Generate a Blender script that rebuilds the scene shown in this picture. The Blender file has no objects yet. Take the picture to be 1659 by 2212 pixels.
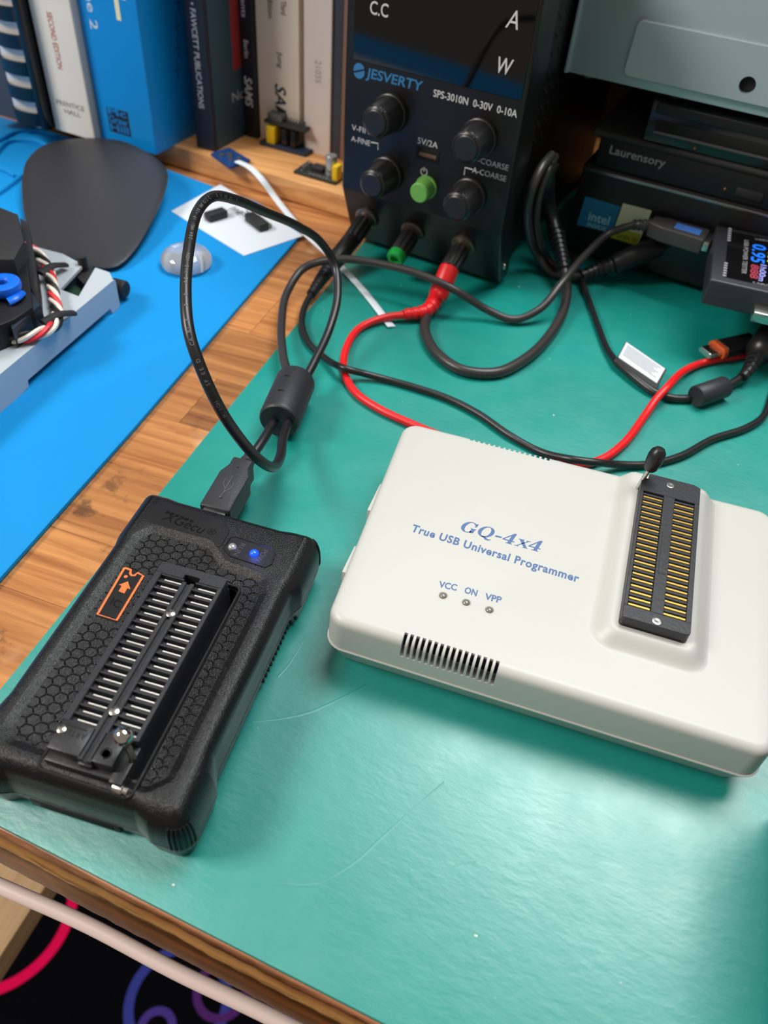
import bpy, bmesh, math, random
from mathutils import Vector, Matrix

random.seed(7)
S = 0.001                      # all shapes below are given in millimetres
scene = bpy.context.scene
COL = scene.collection
R = math.radians

# ------------------------------------------------------------------ camera
CX, CY, F = 829.5, 1106.0, 1726.0
CAM_H = 214.25
RT = Vector((0.94087164, 0.3320742, 0.06698714))
UPV = Vector((-0.28263203, 0.66045985, 0.69563778))
FW = Vector((-0.18676105, 0.67343858, -0.71526275))
cam_data = bpy.data.cameras.new('camera')
cam = bpy.data.objects.new('camera', cam_data)
COL.objects.link(cam)
cam.matrix_world = Matrix(((RT.x, UPV.x, -FW.x, 0), (RT.y, UPV.y, -FW.y, 0), (RT.z, UPV.z, -FW.z, CAM_H * S), (0, 0, 0, 1)))
cam_data.sensor_fit = 'VERTICAL'
cam_data.sensor_height = 24.0
cam_data.lens = 24.0 * F / 2212.0
cam_data.clip_start = 0.01
cam_data.clip_end = 20
cam_data.dof.use_dof = True
cam_data.dof.focus_distance = 0.262
cam_data.dof.aperture_fstop = 9.0
scene.camera = cam

# ------------------------------------------------------------------ light
world = bpy.data.worlds.new('room_light')
scene.world = world
world.use_nodes = True
world.node_tree.nodes['Background'].inputs[0].default_value = (1.0, 0.87, 0.74, 1)
world.node_tree.nodes['Background'].inputs[1].default_value = 0.29

def area(name, loc, size, power, color, target):
    ld = bpy.data.lights.new(name, 'AREA')
    ld.shape = 'RECTANGLE'; ld.size = size[0]; ld.size_y = size[1]
    ld.energy = power; ld.color = color
    o = bpy.data.objects.new(name, ld)
    COL.objects.link(o)
    o.location = loc
    d = Vector(target) - Vector(loc)
    o.rotation_euler = d.to_track_quat('-Z', 'Y').to_euler()
    return o
area('ceiling_lamp', (0.2, 0.70, 1.5), (1.0, 0.6), 27, (0.97, 1.0, 1.0), (0.1, 0.4, 0))
area('fill_light', (-1.5, -0.55, 1.5), (0.7, 0.5), 38, (1.0, 0.95, 0.89), (-0.15, 0.4, 0.05))  # added off-frame fill light that lifts the book spines

vs = scene.view_settings
vs.view_transform = 'Standard'; vs.look = 'None'; vs.gamma = 1; vs.exposure = 0.0
vs.use_curve_mapping = False

# ------------------------------------------------------------------ measuring helpers (mm, desk frame)
def ray(px, py):
    return RT * ((px - CX) / F) - UPV * ((py - CY) / F) + FW
def at(px, py, z=0.0):
    d = ray(px, py)
    return Vector((0, 0, CAM_H)) + d * ((z - CAM_H) / d.z)
def on_face(px, py, p0, ang, shift=0.0):
    """(u, z) of a photo point on the upright face through p0 running at angle ang; shift moves the face towards the viewer"""
    c, s = math.cos(R(ang)), math.sin(R(ang))
    n = Vector((-s, c, 0)); o = Vector((0, 0, CAM_H)); d = ray(px, py)
    q = Vector((p0[0], p0[1], 0)) - n * shift
    t = (q - o).dot(n) / d.dot(n)
    P = o + d * t
    return (P.x - p0[0]) * c + (P.y - p0[1]) * s, P.z
def local(px, py, z, org, ang):
    P = at(px, py, z); c, s = math.cos(R(ang)), math.sin(R(ang))
    x, y = P.x - org[0], P.y - org[1]
    return Vector((x * c + y * s, -x * s + y * c, z))

# ------------------------------------------------------------------ materials
def lin(c):
    return tuple(((v / 255) / 12.92 if v / 255 <= 0.04045 else ((v / 255 + 0.055) / 1.055) ** 2.4) for v in c) + (1,)
class NT:
    def __init__(s, m): s.t = m.node_tree; s.b = s.t.nodes['Principled BSDF']
    def n(s, typ, **k):
        x = s.t.nodes.new(typ)
        for a, v in k.items(): setattr(x, a, v)
        return x
    def l(s, a, b): s.t.links.new(a, b)
MATS = {}
def mat(name, col, rough=0.5, metal=0.0, bump=0.0, bscale=1500, var=0.0, vscale=60, spec=0.5, emit=None, estr=0, alpha=None, trans=0, coat=0, ior=None, stretch=None):
    if name in MATS: return MATS[name]
    m = bpy.data.materials.new(name); m.use_nodes = True
    t = NT(m); b = t.b
    b.inputs['Base Color'].default_value = lin(col)
    b.inputs['Roughness'].default_value = rough
    b.inputs['Metallic'].default_value = metal
    b.inputs['Specular IOR Level'].default_value = spec
    if trans: b.inputs['Transmission Weight'].default_value = trans
    if ior: b.inputs['IOR'].default_value = ior
    if coat: b.inputs['Coat Weight'].default_value = coat; b.inputs['Coat Roughness'].default_value = 0.08
    if emit: b.inputs['Emission Color'].default_value = lin(emit); b.inputs['Emission Strength'].default_value = estr
    tc = t.n('ShaderNodeTexCoord')
    if var:
        nz = t.n('ShaderNodeTexNoise'); nz.inputs['Scale'].default_value = vscale; nz.inputs['Detail'].default_value = 5
        if stretch:
            mp = t.n('ShaderNodeMapping'); mp.inputs['Scale'].default_value = stretch
            t.l(tc.outputs['Object'], mp.inputs[0]); t.l(mp.outputs[0], nz.inputs['Vector'])
        else: t.l(tc.outputs['Object'], nz.inputs['Vector'])
        mx = t.n('ShaderNodeMix', data_type='RGBA')
        lo = tuple(max(0, v * (1 - var)) for v in lin(col)[:3]) + (1,); hi = tuple(min(1, v * (1 + var)) for v in lin(col)[:3]) + (1,)
        mx.inputs[6].default_value = lo; mx.inputs[7].default_value = hi
        t.l(nz.outputs[0], mx.inputs[0]); t.l(mx.outputs[2], b.inputs['Base Color'])
    if bump:
        nb = t.n('ShaderNodeTexNoise'); nb.inputs['Scale'].default_value = bscale; nb.inputs['Detail'].default_value = 2
        t.l(tc.outputs['Object'], nb.inputs['Vector'])
        bp = t.n('ShaderNodeBump'); bp.inputs['Strength'].default_value = bump; bp.inputs['Distance'].default_value = 0.0003
        t.l(nb.outputs[0], bp.inputs['Height']); t.l(bp.outputs[0], b.inputs['Normal'])
    MATS[name] = m
    return m

# ------------------------------------------------------------------ mesh building
def rot2(p, a): return (p[0] * math.cos(a) - p[1] * math.sin(a), p[0] * math.sin(a) + p[1] * math.cos(a))
def catmull(pts, step=1.5):
    P = [Vector(p) for p in pts]; out = []
    P = [P[0] * 2 - P[1]] + P + [P[-1] * 2 - P[-2]]
    for i in range(1, len(P) - 2):
        a, b, c, d = P[i - 1:i + 3]
        n = max(2, int((c - b).length / step))
        # centripetal parametrisation keeps uneven points from overshooting
        t0 = 0.0; t1 = t0 + max((b - a).length, 1e-4) ** 0.5; t2 = t1 + max((c - b).length, 1e-4) ** 0.5; t3 = t2 + max((d - c).length, 1e-4) ** 0.5
        for k in range(n):
            t = t1 + (t2 - t1) * k / n
            A1 = a * ((t1 - t) / (t1 - t0)) + b * ((t - t0) / (t1 - t0)); A2 = b * ((t2 - t) / (t2 - t1)) + c * ((t - t1) / (t2 - t1)); A3 = c * ((t3 - t) / (t3 - t2)) + d * ((t - t2) / (t3 - t2))
            B1 = A1 * ((t2 - t) / (t2 - t0)) + A2 * ((t - t0) / (t2 - t0)); B2 = A2 * ((t3 - t) / (t3 - t1)) + A3 * ((t - t1) / (t3 - t1))
            out.append(B1 * ((t2 - t) / (t2 - t1)) + B2 * ((t - t1) / (t2 - t1)))
    out.append(P[-2]); return out
def rpoly(pts, r, n=6):
    """round the corners of a 2D polygon; r single or list"""
    out = []; N = len(pts)
    for i in range(N):
        p = Vector(pts[i]).to_2d(); a = Vector(pts[i - 1]).to_2d(); b = Vector(pts[(i + 1) % N]).to_2d()
        rr = r[i] if isinstance(r, (list, tuple)) else r
        if rr <= 0: out.append((p.x, p.y)); continue
        da = (a - p).normalized(); db = (b - p).normalized()
        cosang = max(-1, min(1, da.dot(db))); th = math.acos(cosang)
        if th > math.pi - 1e-3: out.append((p.x, p.y)); continue
        d = min(rr / math.tan(th / 2), 0.49 * (a - p).length, 0.49 * (b - p).length); rr = d * math.tan(th / 2)
        c = p + (da + db).normalized() * (rr / math.sin(th / 2))
        s = p + da * d - c; e = p + db * d - c
        a0 = math.atan2(s.y, s.x); a1 = math.atan2(e.y, e.x); dd = a1 - a0
        while dd > math.pi: dd -= 2 * math.pi
        while dd < -math.pi: dd += 2 * math.pi
        for k in range(n + 1):
            t = a0 + dd * k / n; out.append((c.x + rr * math.cos(t), c.y + rr * math.sin(t)))
    return out
def inset(poly, d):
    """move every vertex of a ccw polygon inward by d along its averaged normal"""
    N = len(poly); out = []
    for i in range(N):
        p = Vector(poly[i]); a = Vector(poly[i - 1]); b = Vector(poly[(i + 1) % N])
        e1 = (p - a); e2 = (b - p)
        if e1.length < 1e-9: e1 = e2
        if e2.length < 1e-9: e2 = e1
        n1 = Vector((-e1.y, e1.x)).normalized(); n2 = Vector((-e2.y, e2.x)).normalized()
        n = n1 + n2
        n = n / max(0.5, n.dot(n1)) if n.length > 1e-6 else n1
        out.append((p.x + n.x * d, p.y + n.y * d))
    return out
def resample(poly, n):
    P = [Vector(p) for p in poly]; P.append(P[0]); L = [0]
    for i in range(1, len(P)): L.append(L[-1] + (P[i] - P[i - 1]).length)
    out = []; j = 0
    for k in range(n):
        t = L[-1] * k / n
        while L[j + 1] < t: j += 1
        u = (t - L[j]) / max(1e-9, L[j + 1] - L[j]); q = P[j].lerp(P[j + 1], u); out.append((q.x, q.y))
    return out
def inside(p, poly):
    x, y = p; c = False; n = len(poly)
    for i in range(n):
        x1, y1 = poly[i]; x2, y2 = poly[i - 1]
        if (y1 > y) != (y2 > y) and x < (x2 - x1) * (y - y1) / (y2 - y1) + x1: c = not c
    return c

class MB:
    def __init__(s): s.v = []; s.f = []
    def add(s, verts, faces, M=None):
        o = len(s.v)
        s.v += [tuple(M @ Vector(p)) if M else tuple(p) for p in verts]
        s.f += [tuple(i + o for i in f) for f in faces]
        return s
    def bm(s, bm, M=None):
        bm.verts.index_update(); s.add([v.co.copy() for v in bm.verts], [[v.index for v in f.verts] for f in bm.faces], M); bm.free(); return s
    def box(s, x0, x1, y0, y1, z0, z1, bev=0.0, seg=2, M=None):
        bm = bmesh.new(); bmesh.ops.create_cube(bm, size=1)
        for v in bm.verts: v.co = Vector(((x0 + x1) / 2 + v.co.x * (x1 - x0), (y0 + y1) / 2 + v.co.y * (y1 - y0), (z0 + z1) / 2 + v.co.z * (z1 - z0)))
        if bev > 0: bmesh.ops.bevel(bm, geom=bm.edges[:] + bm.verts[:], offset=bev, segments=seg, affect='EDGES', profile=0.5)
        return s.bm(bm, M)
    def prism(s, poly, z0, z1, bev=0.0, seg=2, M=None):
        if bev <= 0: rings = [(poly, z0), (poly, z1)]
        else:
            rings = [(inset(poly, bev), z0), (poly, z0 + bev)]
            for k in range(seg + 1):
                a = math.pi / 2 * k / seg
                rings.append((inset(poly, bev * (1 - math.cos(a))), z1 - bev + bev * math.sin(a)))
        return s.loft([[(p[0], p[1], z) for p in pl] for pl, z in rings], M=M)
    def loft(s, rings, cap=True, M=None, closed=True):
        n = len(rings[0]); vs_ = []; fs = []
        for r in rings: vs_ += list(r)
        for k in range(len(rings) - 1):
            for i in range(n if closed else n - 1):
                j = (i + 1) % n
                fs.append((k * n + i, k * n + j, (k + 1) * n + j, (k + 1) * n + i))
        if cap:
            fs.append(tuple(range(n - 1, -1, -1))); fs.append(tuple((len(rings) - 1) * n + i for i in range(n)))
        return s.add(vs_, fs, M)
    def lathe(s, prof, n=32, M=None):
        """profile of (radius, height) turned about z"""
        rings = [[(r * math.cos(2 * math.pi * i / n), r * math.sin(2 * math.pi * i / n), z) for i in range(n)] for r, z in prof]
        return s.loft(rings, M=M)
    def cyl(s, a, b, r, n=20, r2=None):
        a = Vector(a); b = Vector(b)
        M = Matrix.Translation(a) @ (b - a).to_track_quat('Z', 'Y').to_matrix().to_4x4()
        return s.lathe([(r, 0), (r if r2 is None else r2, (b - a).length)], n, M)
    def along(s, prof, a, b, n=28):
        a = Vector(a); b = Vector(b); d = (b - a).normalized()
        return s.lathe(prof, n, Matrix.Translation(a) @ d.to_track_quat('Z', 'Y').to_matrix().to_4x4())
    def tube(s, pts, r, n=12, raw=False, step=1.5, flat=None):
        P = [Vector(p) for p in pts] if raw else catmull(pts, step)
        T = [(P[min(i + 1, len(P) - 1)] - P[max(i - 1, 0)]).normalized() for i in range(len(P))]
        up = Vector((0, 0, 1)) if abs(T[0].z) < 0.9 else Vector((1, 0, 0))
        N = (up - T[0] * up.dot(T[0])).normalized(); rings = []
        L = 0
        for i, p in enumerate(P):
            if i: N = (N - T[i] * N.dot(T[i])).normalized(); L += (p - P[i - 1]).length
            B = T[i].cross(N); rr = r(L) if callable(r) else r
            a, b = flat or (1, 1)
            rings.append([p + (N * math.cos(2 * math.pi * k / n) * b + B * math.sin(2 * math.pi * k / n) * a) * rr for k in range(n)])
        s.loft(rings); return P
    def fill(s, loops, z=0, M=None, flip=False):
        """flat face with holes between closed loops of 2D or 3D points"""
        bm = bmesh.new(); es = []
        for lp in loops:
            vv = [bm.verts.new((p[0], p[1], p[2] if len(p) > 2 else z)) for p in lp]
            es += [bm.edges.new((vv[i], vv[(i + 1) % len(vv)])) for i in range(len(vv))]
        bmesh.ops.triangle_fill(bm, use_beauty=True, use_dissolve=False, edges=es, normal=(0, 0, -1 if flip else 1))
        return s.bm(bm, M)
    def sphere(s, c, r, sx=1, sy=1, sz=1, M=None, u=20, v=12):
        bm = bmesh.new(); bmesh.ops.create_uvsphere(bm, u_segments=u, v_segments=v, radius=r)
        for w in bm.verts: w.co = Vector((c[0] + w.co.x * sx, c[1] + w.co.y * sy, c[2] + w.co.z * sz))
        return s.bm(bm, M)
    def text(s, body, size, M, ext=0.0, align='LEFT', bold=0.0, shear=0.0, sx=1.0, space=1.0, valign='BOTTOM_BASELINE'):
        cu = bpy.data.curves.new('t', 'FONT'); cu.body = body; cu.size = size; cu.extrude = ext; cu.align_x = align; cu.align_y = valign
        cu.offset = bold; cu.shear = shear; cu.space_character = space; cu.resolution_u = 3
        o = bpy.data.objects.new('t', cu); COL.objects.link(o)
        bpy.context.view_layer.update()
        dg = bpy.context.evaluated_depsgraph_get()
        me = bpy.data.meshes.new_from_object(o.evaluated_get(dg))
        s.add([(v.co.x * sx, v.co.y, v.co.z) for v in me.vertices], [tuple(p.vertices) for p in me.polygons], M)
        bpy.data.objects.remove(o); bpy.data.curves.remove(cu); bpy.data.meshes.remove(me); return s
    def build(s, name, material, parent=None, world=False, sharp=35, label=None, cat=None, group=None, kind=None):
        me = bpy.data.meshes.new(name)
        M = None
        org = Vector((0, 0, 0))
        if parent is not None and world:
            M = WORLD[parent].inverted()
        vs_ = [M @ Vector(p) if M else Vector(p) for p in s.v]
        if parent is None:
            xs = [p.x for p in vs_]; ys = [p.y for p in vs_]; zs = [p.z for p in vs_]
            org = Vector(((min(xs) + max(xs)) / 2, (min(ys) + max(ys)) / 2, min(zs)))
            vs_ = [p - org for p in vs_]
        me.from_pydata([tuple(p * S) for p in vs_], [], s.f)
        me.validate(); me.update()
        bm = bmesh.new(); bm.from_mesh(me); bmesh.ops.remove_doubles(bm, verts=bm.verts, dist=1e-7); bmesh.ops.recalc_face_normals(bm, faces=bm.faces); bm.to_mesh(me); bm.free()
        if sharp:
            me.polygons.foreach_set('use_smooth', [True] * len(me.polygons)); me.set_sharp_from_angle(angle=R(sharp))
        me.materials.append(material)
        o = bpy.data.objects.new(name, me); COL.objects.link(o)
        if parent is not None: o.parent = parent; WORLD[o] = WORLD[parent]
        else: o.location = org * S; WORLD[o] = Matrix.Translation(org)
        if label: o['label'] = label
        if cat: o['category'] = cat
        if group: o['group'] = group
        if kind: o['kind'] = kind
        return o
WORLD = {}                     # mm matrix of each thing's frame
def thing(name, label, cat, loc=(0, 0, 0), rz=0, group=None, kind=None):
    o = bpy.data.objects.new(name, None); COL.objects.link(o)
    o.empty_display_size = 0.01
    o.location = Vector(loc) * S; o.rotation_euler = (0, 0, R(rz))
    if label: o['label'] = label
    if cat: o['category'] = cat
    if group: o['group'] = group
    if kind: o['kind'] = kind
    WORLD[o] = Matrix.Translation(Vector(loc)) @ Matrix.Rotation(R(rz), 4, 'Z')
    return o
def dup(src, parent, loc=(0, 0, 0), rz=0):
    o = src.copy(); COL.objects.link(o); o.parent = parent; o.location = Vector(loc) * S; o.rotation_euler = (0, 0, rz)
    WORLD[o] = WORLD.get(parent); return o
TR = Matrix.Translation
def RX(a): return Matrix.Rotation(R(a), 4, 'X')
def RY(a): return Matrix.Rotation(R(a), 4, 'Y')
def RZ(a): return Matrix.Rotation(R(a), 4, 'Z')
# ------------------------------------------------------------------ shared materials
def wood_mat(name, light, dark, along='X', stains=False):
    m = bpy.data.materials.new(name); m.use_nodes = True; t = NT(m)
    g = t.n('ShaderNodeNewGeometry'); oi = t.n('ShaderNodeObjectInfo')
    ad = t.n('ShaderNodeVectorMath', operation='ADD'); cr = t.n('ShaderNodeVectorMath', operation='SCALE'); cr.inputs[0].default_value = (3.1, 1.7, 2.3)
    t.l(oi.outputs['Random'], cr.inputs[3]); t.l(g.outputs['Position'], ad.inputs[0]); t.l(cr.outputs[0], ad.inputs[1])
    mp = t.n('ShaderNodeMapping'); mp.inputs['Scale'].default_value = (1.2, 26, 26) if along == 'X' else (26, 1.2, 26)
    t.l(ad.outputs[0], mp.inputs[0])
    nz = t.n('ShaderNodeTexNoise'); nz.inputs['Scale'].default_value = 9; nz.inputs['Detail'].default_value = 9; nz.inputs['Roughness'].default_value = 0.62; nz.inputs['Distortion'].default_value = 0.6
    t.l(mp.outputs[0], nz.inputs['Vector'])
    rp = t.n('ShaderNodeValToRGB'); rp.color_ramp.elements[0].position = 0.3; rp.color_ramp.elements[1].position = 0.72
    rp.color_ramp.elements[0].color = lin(dark); rp.color_ramp.elements[1].color = lin(light)
    t.l(nz.outputs[0], rp.inputs[0])
    hs = t.n('ShaderNodeHueSaturation'); ma = t.n('ShaderNodeMapRange'); ma.inputs[3].default_value = 0.66; ma.inputs[4].default_value = 1.2
    t.l(oi.outputs['Random'], ma.inputs[0]); t.l(ma.outputs[0], hs.inputs['Value']); t.l(rp.outputs[0], hs.inputs['Color'])
    out = hs.outputs[0]
    if stains:
        n2 = t.n('ShaderNodeTexNoise'); n2.inputs['Scale'].default_value = 42; n2.inputs['Detail'].default_value = 6; n2.inputs['Roughness'].default_value = 0.6
        t.l(g.outputs['Position'], n2.inputs['Vector'])
        r2 = t.n('ShaderNodeValToRGB'); r2.color_ramp.elements[0].position = 0.605; r2.color_ramp.elements[1].position = 0.66
        t.l(n2.outputs[0], r2.inputs[0])
        sx = t.n('ShaderNodeSeparateXYZ'); t.l(g.outputs['Position'], sx.inputs[0])
        mr = t.n('ShaderNodeMapRange'); mr.inputs[1].default_value = 0.25; mr.inputs[2].default_value = 0.12; t.l(sx.outputs['Y'], mr.inputs[0])
        mu = t.n('ShaderNodeMath', operation='MULTIPLY'); t.l(r2.outputs[0], mu.inputs[0]); t.l(mr.outputs[0], mu.inputs[1])
        mx = t.n('ShaderNodeMix', data_type='RGBA'); mx.inputs[7].default_value = lin((62, 40, 26))
        t.l(mu.outputs[0], mx.inputs[0]); t.l(out, mx.inputs[6]); out = mx.outputs[2]
        # pale rubbed patches
        n3 = t.n('ShaderNodeTexNoise'); n3.inputs['Scale'].default_value = 30; n3.inputs['Detail'].default_value = 8
        of = t.n('ShaderNodeVectorMath', operation='ADD'); of.inputs[1].default_value = (5, 2, 0); t.l(g.outputs['Position'], of.inputs[0]); t.l(of.outputs[0], n3.inputs['Vector'])
        r3 = t.n('ShaderNodeValToRGB'); r3.color_ramp.elements[0].position = 0.6; r3.color_ramp.elements[1].position = 0.72; r3.color_ramp.elements[1].color = (0.5, 0.5, 0.5, 1)
        t.l(n3.outputs[0], r3.inputs[0]); m3 = t.n('ShaderNodeMix', data_type='RGBA'); m3.inputs[7].default_value = lin((214, 182, 150))
        t.l(r3.outputs[0], m3.inputs[0]); t.l(out, m3.inputs[6]); out = m3.outputs[2]
    t.l(out, t.b.inputs['Base Color'])
    t.b.inputs['Roughness'].default_value = 0.42
    bp = t.n('ShaderNodeBump'); bp.inputs['Strength'].default_value = 0.25; bp.inputs['Distance'].default_value = 0.0004
    t.l(nz.outputs[0], bp.inputs['Height']); t.l(bp.outputs[0], t.b.inputs['Normal'])
    return m
M_STAVE = wood_mat('butcher_block', (204, 142, 84), (142, 84, 42), 'X', True)
M_PINE = wood_mat('pine_shelf', (226, 172, 112), (178, 118, 66), 'X')
M_BOARD = wood_mat('pale_board', (222, 190, 150), (196, 160, 118), 'Y')

def mat_green():
    m = bpy.data.materials.new('green_rubber'); m.use_nodes = True; t = NT(m)
    g = t.n('ShaderNodeNewGeometry')
    base = lin((2, 126, 106))
    nz = t.n('ShaderNodeTexNoise'); nz.inputs['Scale'].default_value = 14; nz.inputs['Detail'].default_value = 8; t.l(g.outputs['Position'], nz.inputs['Vector'])
    rp = t.n('ShaderNodeValToRGB'); rp.color_ramp.elements[0].color = lin((0, 133, 123)); rp.color_ramp.elements[1].color = lin((0, 142, 132))
    rp.color_ramp.elements[0].position = 0.35; rp.color_ramp.elements[1].position = 0.65
    t.l(nz.outputs[0], rp.inputs[0]); out = rp.outputs[0]
    # fine pale scuffs running across the mat
    for ang, sc, th, colr in ((-0.35, 26, 0.69, (60, 160, 142)), (0.5, 34, 0.70, (50, 150, 134)), (-0.9, 18, 0.71, (2, 104, 90))):
        mp = t.n('ShaderNodeMapping'); mp.inputs['Rotation'].default_value = (0, 0, ang); mp.inputs['Scale'].default_value = (2.2, 60, 1)
        t.l(g.outputs['Position'], mp.inputs[0]); n = t.n('ShaderNodeTexNoise'); n.inputs['Scale'].default_value = sc; n.inputs['Detail'].default_value = 3
        t.l(mp.outputs[0], n.inputs['Vector']); r = t.n('ShaderNodeValToRGB'); r.color_ramp.elements[0].position = th; r.color_ramp.elements[1].position = th + 0.06; r.color_ramp.elements[1].color = (0.4, 0.4, 0.4, 1)
        t.l(n.outputs[0], r.inputs[0]); mx = t.n('ShaderNodeMix', data_type='RGBA'); mx.inputs[7].default_value = lin(colr)
        t.l(r.outputs[0], mx.inputs[0]); t.l(out, mx.inputs[6]); out = mx.outputs[2]
    t.l(out, t.b.inputs['Base Color'])
    n4 = t.n('ShaderNodeTexNoise'); n4.inputs['Scale'].default_value = 70; n4.inputs['Detail'].default_value = 7; t.l(g.outputs['Position'], n4.inputs['Vector'])
    mr = t.n('ShaderNodeMapRange'); mr.inputs[1].default_value = 0.3; mr.inputs[2].default_value = 0.7; mr.inputs[3].default_value = 0.36; mr.inputs[4].default_value = 0.44
    t.l(n4.outputs[0], mr.inputs[0]); t.l(mr.outputs[0], t.b.inputs['Roughness'])
    n5 = t.n('ShaderNodeTexNoise'); n5.inputs['Scale'].default_value = 260; n5.inputs['Detail'].default_value = 6; n5.inputs['Roughness'].default_value = 0.6
    mp5 = t.n('ShaderNodeMapping'); mp5.inputs['Rotation'].default_value = (0, 0, 0.5); mp5.inputs['Scale'].default_value = (0.6, 1.3, 1); t.l(g.outputs['Position'], mp5.inputs[0]); t.l(mp5.outputs[0], n5.inputs['Vector'])
    bp = t.n('ShaderNodeBump'); bp.inputs['Strength'].default_value = 0.35; bp.inputs['Distance'].default_value = 0.0003
    t.l(n5.outputs[0], bp.inputs['Height']); t.l(bp.outputs[0], t.b.inputs['Normal'])
    t.b.inputs['Specular IOR Level'].default_value = 1.0; t.b.inputs['IOR'].default_value = 1.55
    return m
M_GREEN = mat_green()
M_BLUEMAT = mat('blue_silicone', (0, 137, 208), 0.7, bump=0.15, bscale=900, var=0.03, spec=0.25)
M_BLK = mat('black_plastic', (22, 22, 25), 0.42, bump=0.12, bscale=2600, spec=0.35)
M_BLKTEX = mat('textured_black_plastic', (12, 12, 15), 0.30, bump=0.6, bscale=3000, spec=0.42)
M_BLKGLOSS = mat('glossy_black_plastic', (14, 14, 16), 0.16)
M_BLKMATTE = mat('matte_black_plastic', (30, 30, 33), 0.6, bump=0.15, bscale=1800)
M_RUB = mat('black_cable_rubber', (27, 27, 29), 0.36)
M_HOLE = mat('opening_shade_black', (6, 6, 7), 0.8)  # near-black colour standing in for shade inside openings and gaps
M_STEEL = mat('bright_steel', (205, 203, 198), 0.25, 1.0)
M_TIN = mat('tinned_contact', (236, 234, 228), 0.4, 0.75)
M_GOLD = mat('gold_contact', (236, 196, 104), 0.32, 0.9)
M_RED = mat('red_silicone', (222, 22, 28), 0.4)
M_WHITEINK = mat('white_print', (215, 215, 215), 0.6)
M_WHITEP = mat('white_paper', (206, 214, 224), 0.8)
M_YEL = mat('yellow_plastic', (226, 190, 16), 0.5)

# ------------------------------------------------------------------ the setting
def floor_mat():
    m = bpy.data.materials.new('black_carpet'); m.use_nodes = True; t = NT(m)
    g = t.n('ShaderNodeNewGeometry')
    nz = t.n('ShaderNodeTexNoise'); nz.inputs['Scale'].default_value = 500; t.l(g.outputs['Position'], nz.inputs['Vector'])
    rp = t.n('ShaderNodeValToRGB'); rp.color_ramp.elements[0].color = (0.002, 0.002, 0.003, 1); rp.color_ramp.elements[1].color = (0.006, 0.006, 0.009, 1)
    t.l(nz.outputs[0], rp.inputs[0]); out = rp.outputs[0]
    z = -740
    for (px, py, ex, ey, w, colr) in ((-8, 1968, 142, 2000, 11, (245, 20, 90)), (20, 1930, 72, 1985, 9, (170, 30, 80)), (385, 2165, 283, 2150, 10, (62, 70, 160)), (338, 2222, 338, 2184, 8, (78, 62, 150)), (478, 2140, 478, 2200, 8, (88, 46, 118)), (-60, 2420, 60, 2350, 10, (60, 150, 190)), (700, 2400, 620, 2380, 10, (230, 90, 40))):
        c = at(px, py, z); e = at(ex, ey, z); rad = (e - c).length * S
        vd = t.n('ShaderNodeVectorMath', operation='DISTANCE'); vd.inputs[1].default_value = (c.x * S, c.y * S, z * S); t.l(g.outputs['Position'], vd.inputs[0])
        sb = t.n('ShaderNodeMath', operation='SUBTRACT'); sb.inputs[1].default_value = rad; t.l(vd.outputs['Value'], sb.inputs[0])
        ab = t.n('ShaderNodeMath', operation='ABSOLUTE'); t.l(sb.outputs[0], ab.inputs[0])
        lt = t.n('ShaderNodeMath', operation='LESS_THAN'); lt.inputs[1].default_value = w * S / 2; t.l(ab.outputs[0], lt.inputs[0])
        mx = t.n('ShaderNodeMix', data_type='RGBA'); mx.inputs[7].default_value = lin(colr); t.l(lt.outputs[0], mx.inputs[0]); t.l(out, mx.inputs[6]); out = mx.outputs[2]
    t.l(out, t.b.inputs['Base Color']); t.b.inputs['Roughness'].default_value = 0.95; t.b.inputs['Specular IOR Level'].default_value = 0.0
    return m
MB().box(-2200, 2200, -1500, 1350, -760, -740).build('floor', floor_mat(), kind='structure', sharp=0)
MB().box(-2200, 2200, 1350, 1380, -740, 1500).build('wall_back', mat('darkened_wall', (20, 18, 17), 0.8, var=0.15, vscale=8), kind='structure', sharp=0)  # wall colour darkened to imitate the deep shade behind the stack

# ------------------------------------------------------------------ workbench
e0, e1, e2 = at(0, 1780), at(450, 2016), at(838, 2211)
slope = (e2.y - e0.y) / (e2.x - e0.x)
def front_y(x): return e1.y + (x - e1.x) * slope
bench = thing('workbench', 'butcher-block wooden workbench with a worn dark front edge under the mats', 'workbench', (0, 300, -2.2))
ys = [54.5, 84, 121, 150, 187, 219, 252, 290, 326, 355, 392, 430, 470, 520, 580, 640, 700]
rnd = random.Random(3)
for i in range(len(ys) - 1):
    cuts = [-620]
    x = -620 + rnd.uniform(60, 260)
    while x < 240: cuts.append(x); x += rnd.uniform(150, 330)
    cuts.append(260)
    for a, b in zip(cuts, cuts[1:]):
        m = MB()
        if i == 0:
            m.prism([(a + .05, front_y(a) + 1.2), (b - .05, front_y(b) + 1.2), (b - .05, ys[1] - .05), (a + .05, ys[1] - .05)], -43, -2.2, 0.12, 1)
        else: m.box(a + .05, b - .05, ys[i] + .05, ys[i + 1] - .05, -43, -2.2, 0.12, 1)
        m.build('stave', M_STAVE, bench, True)
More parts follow.
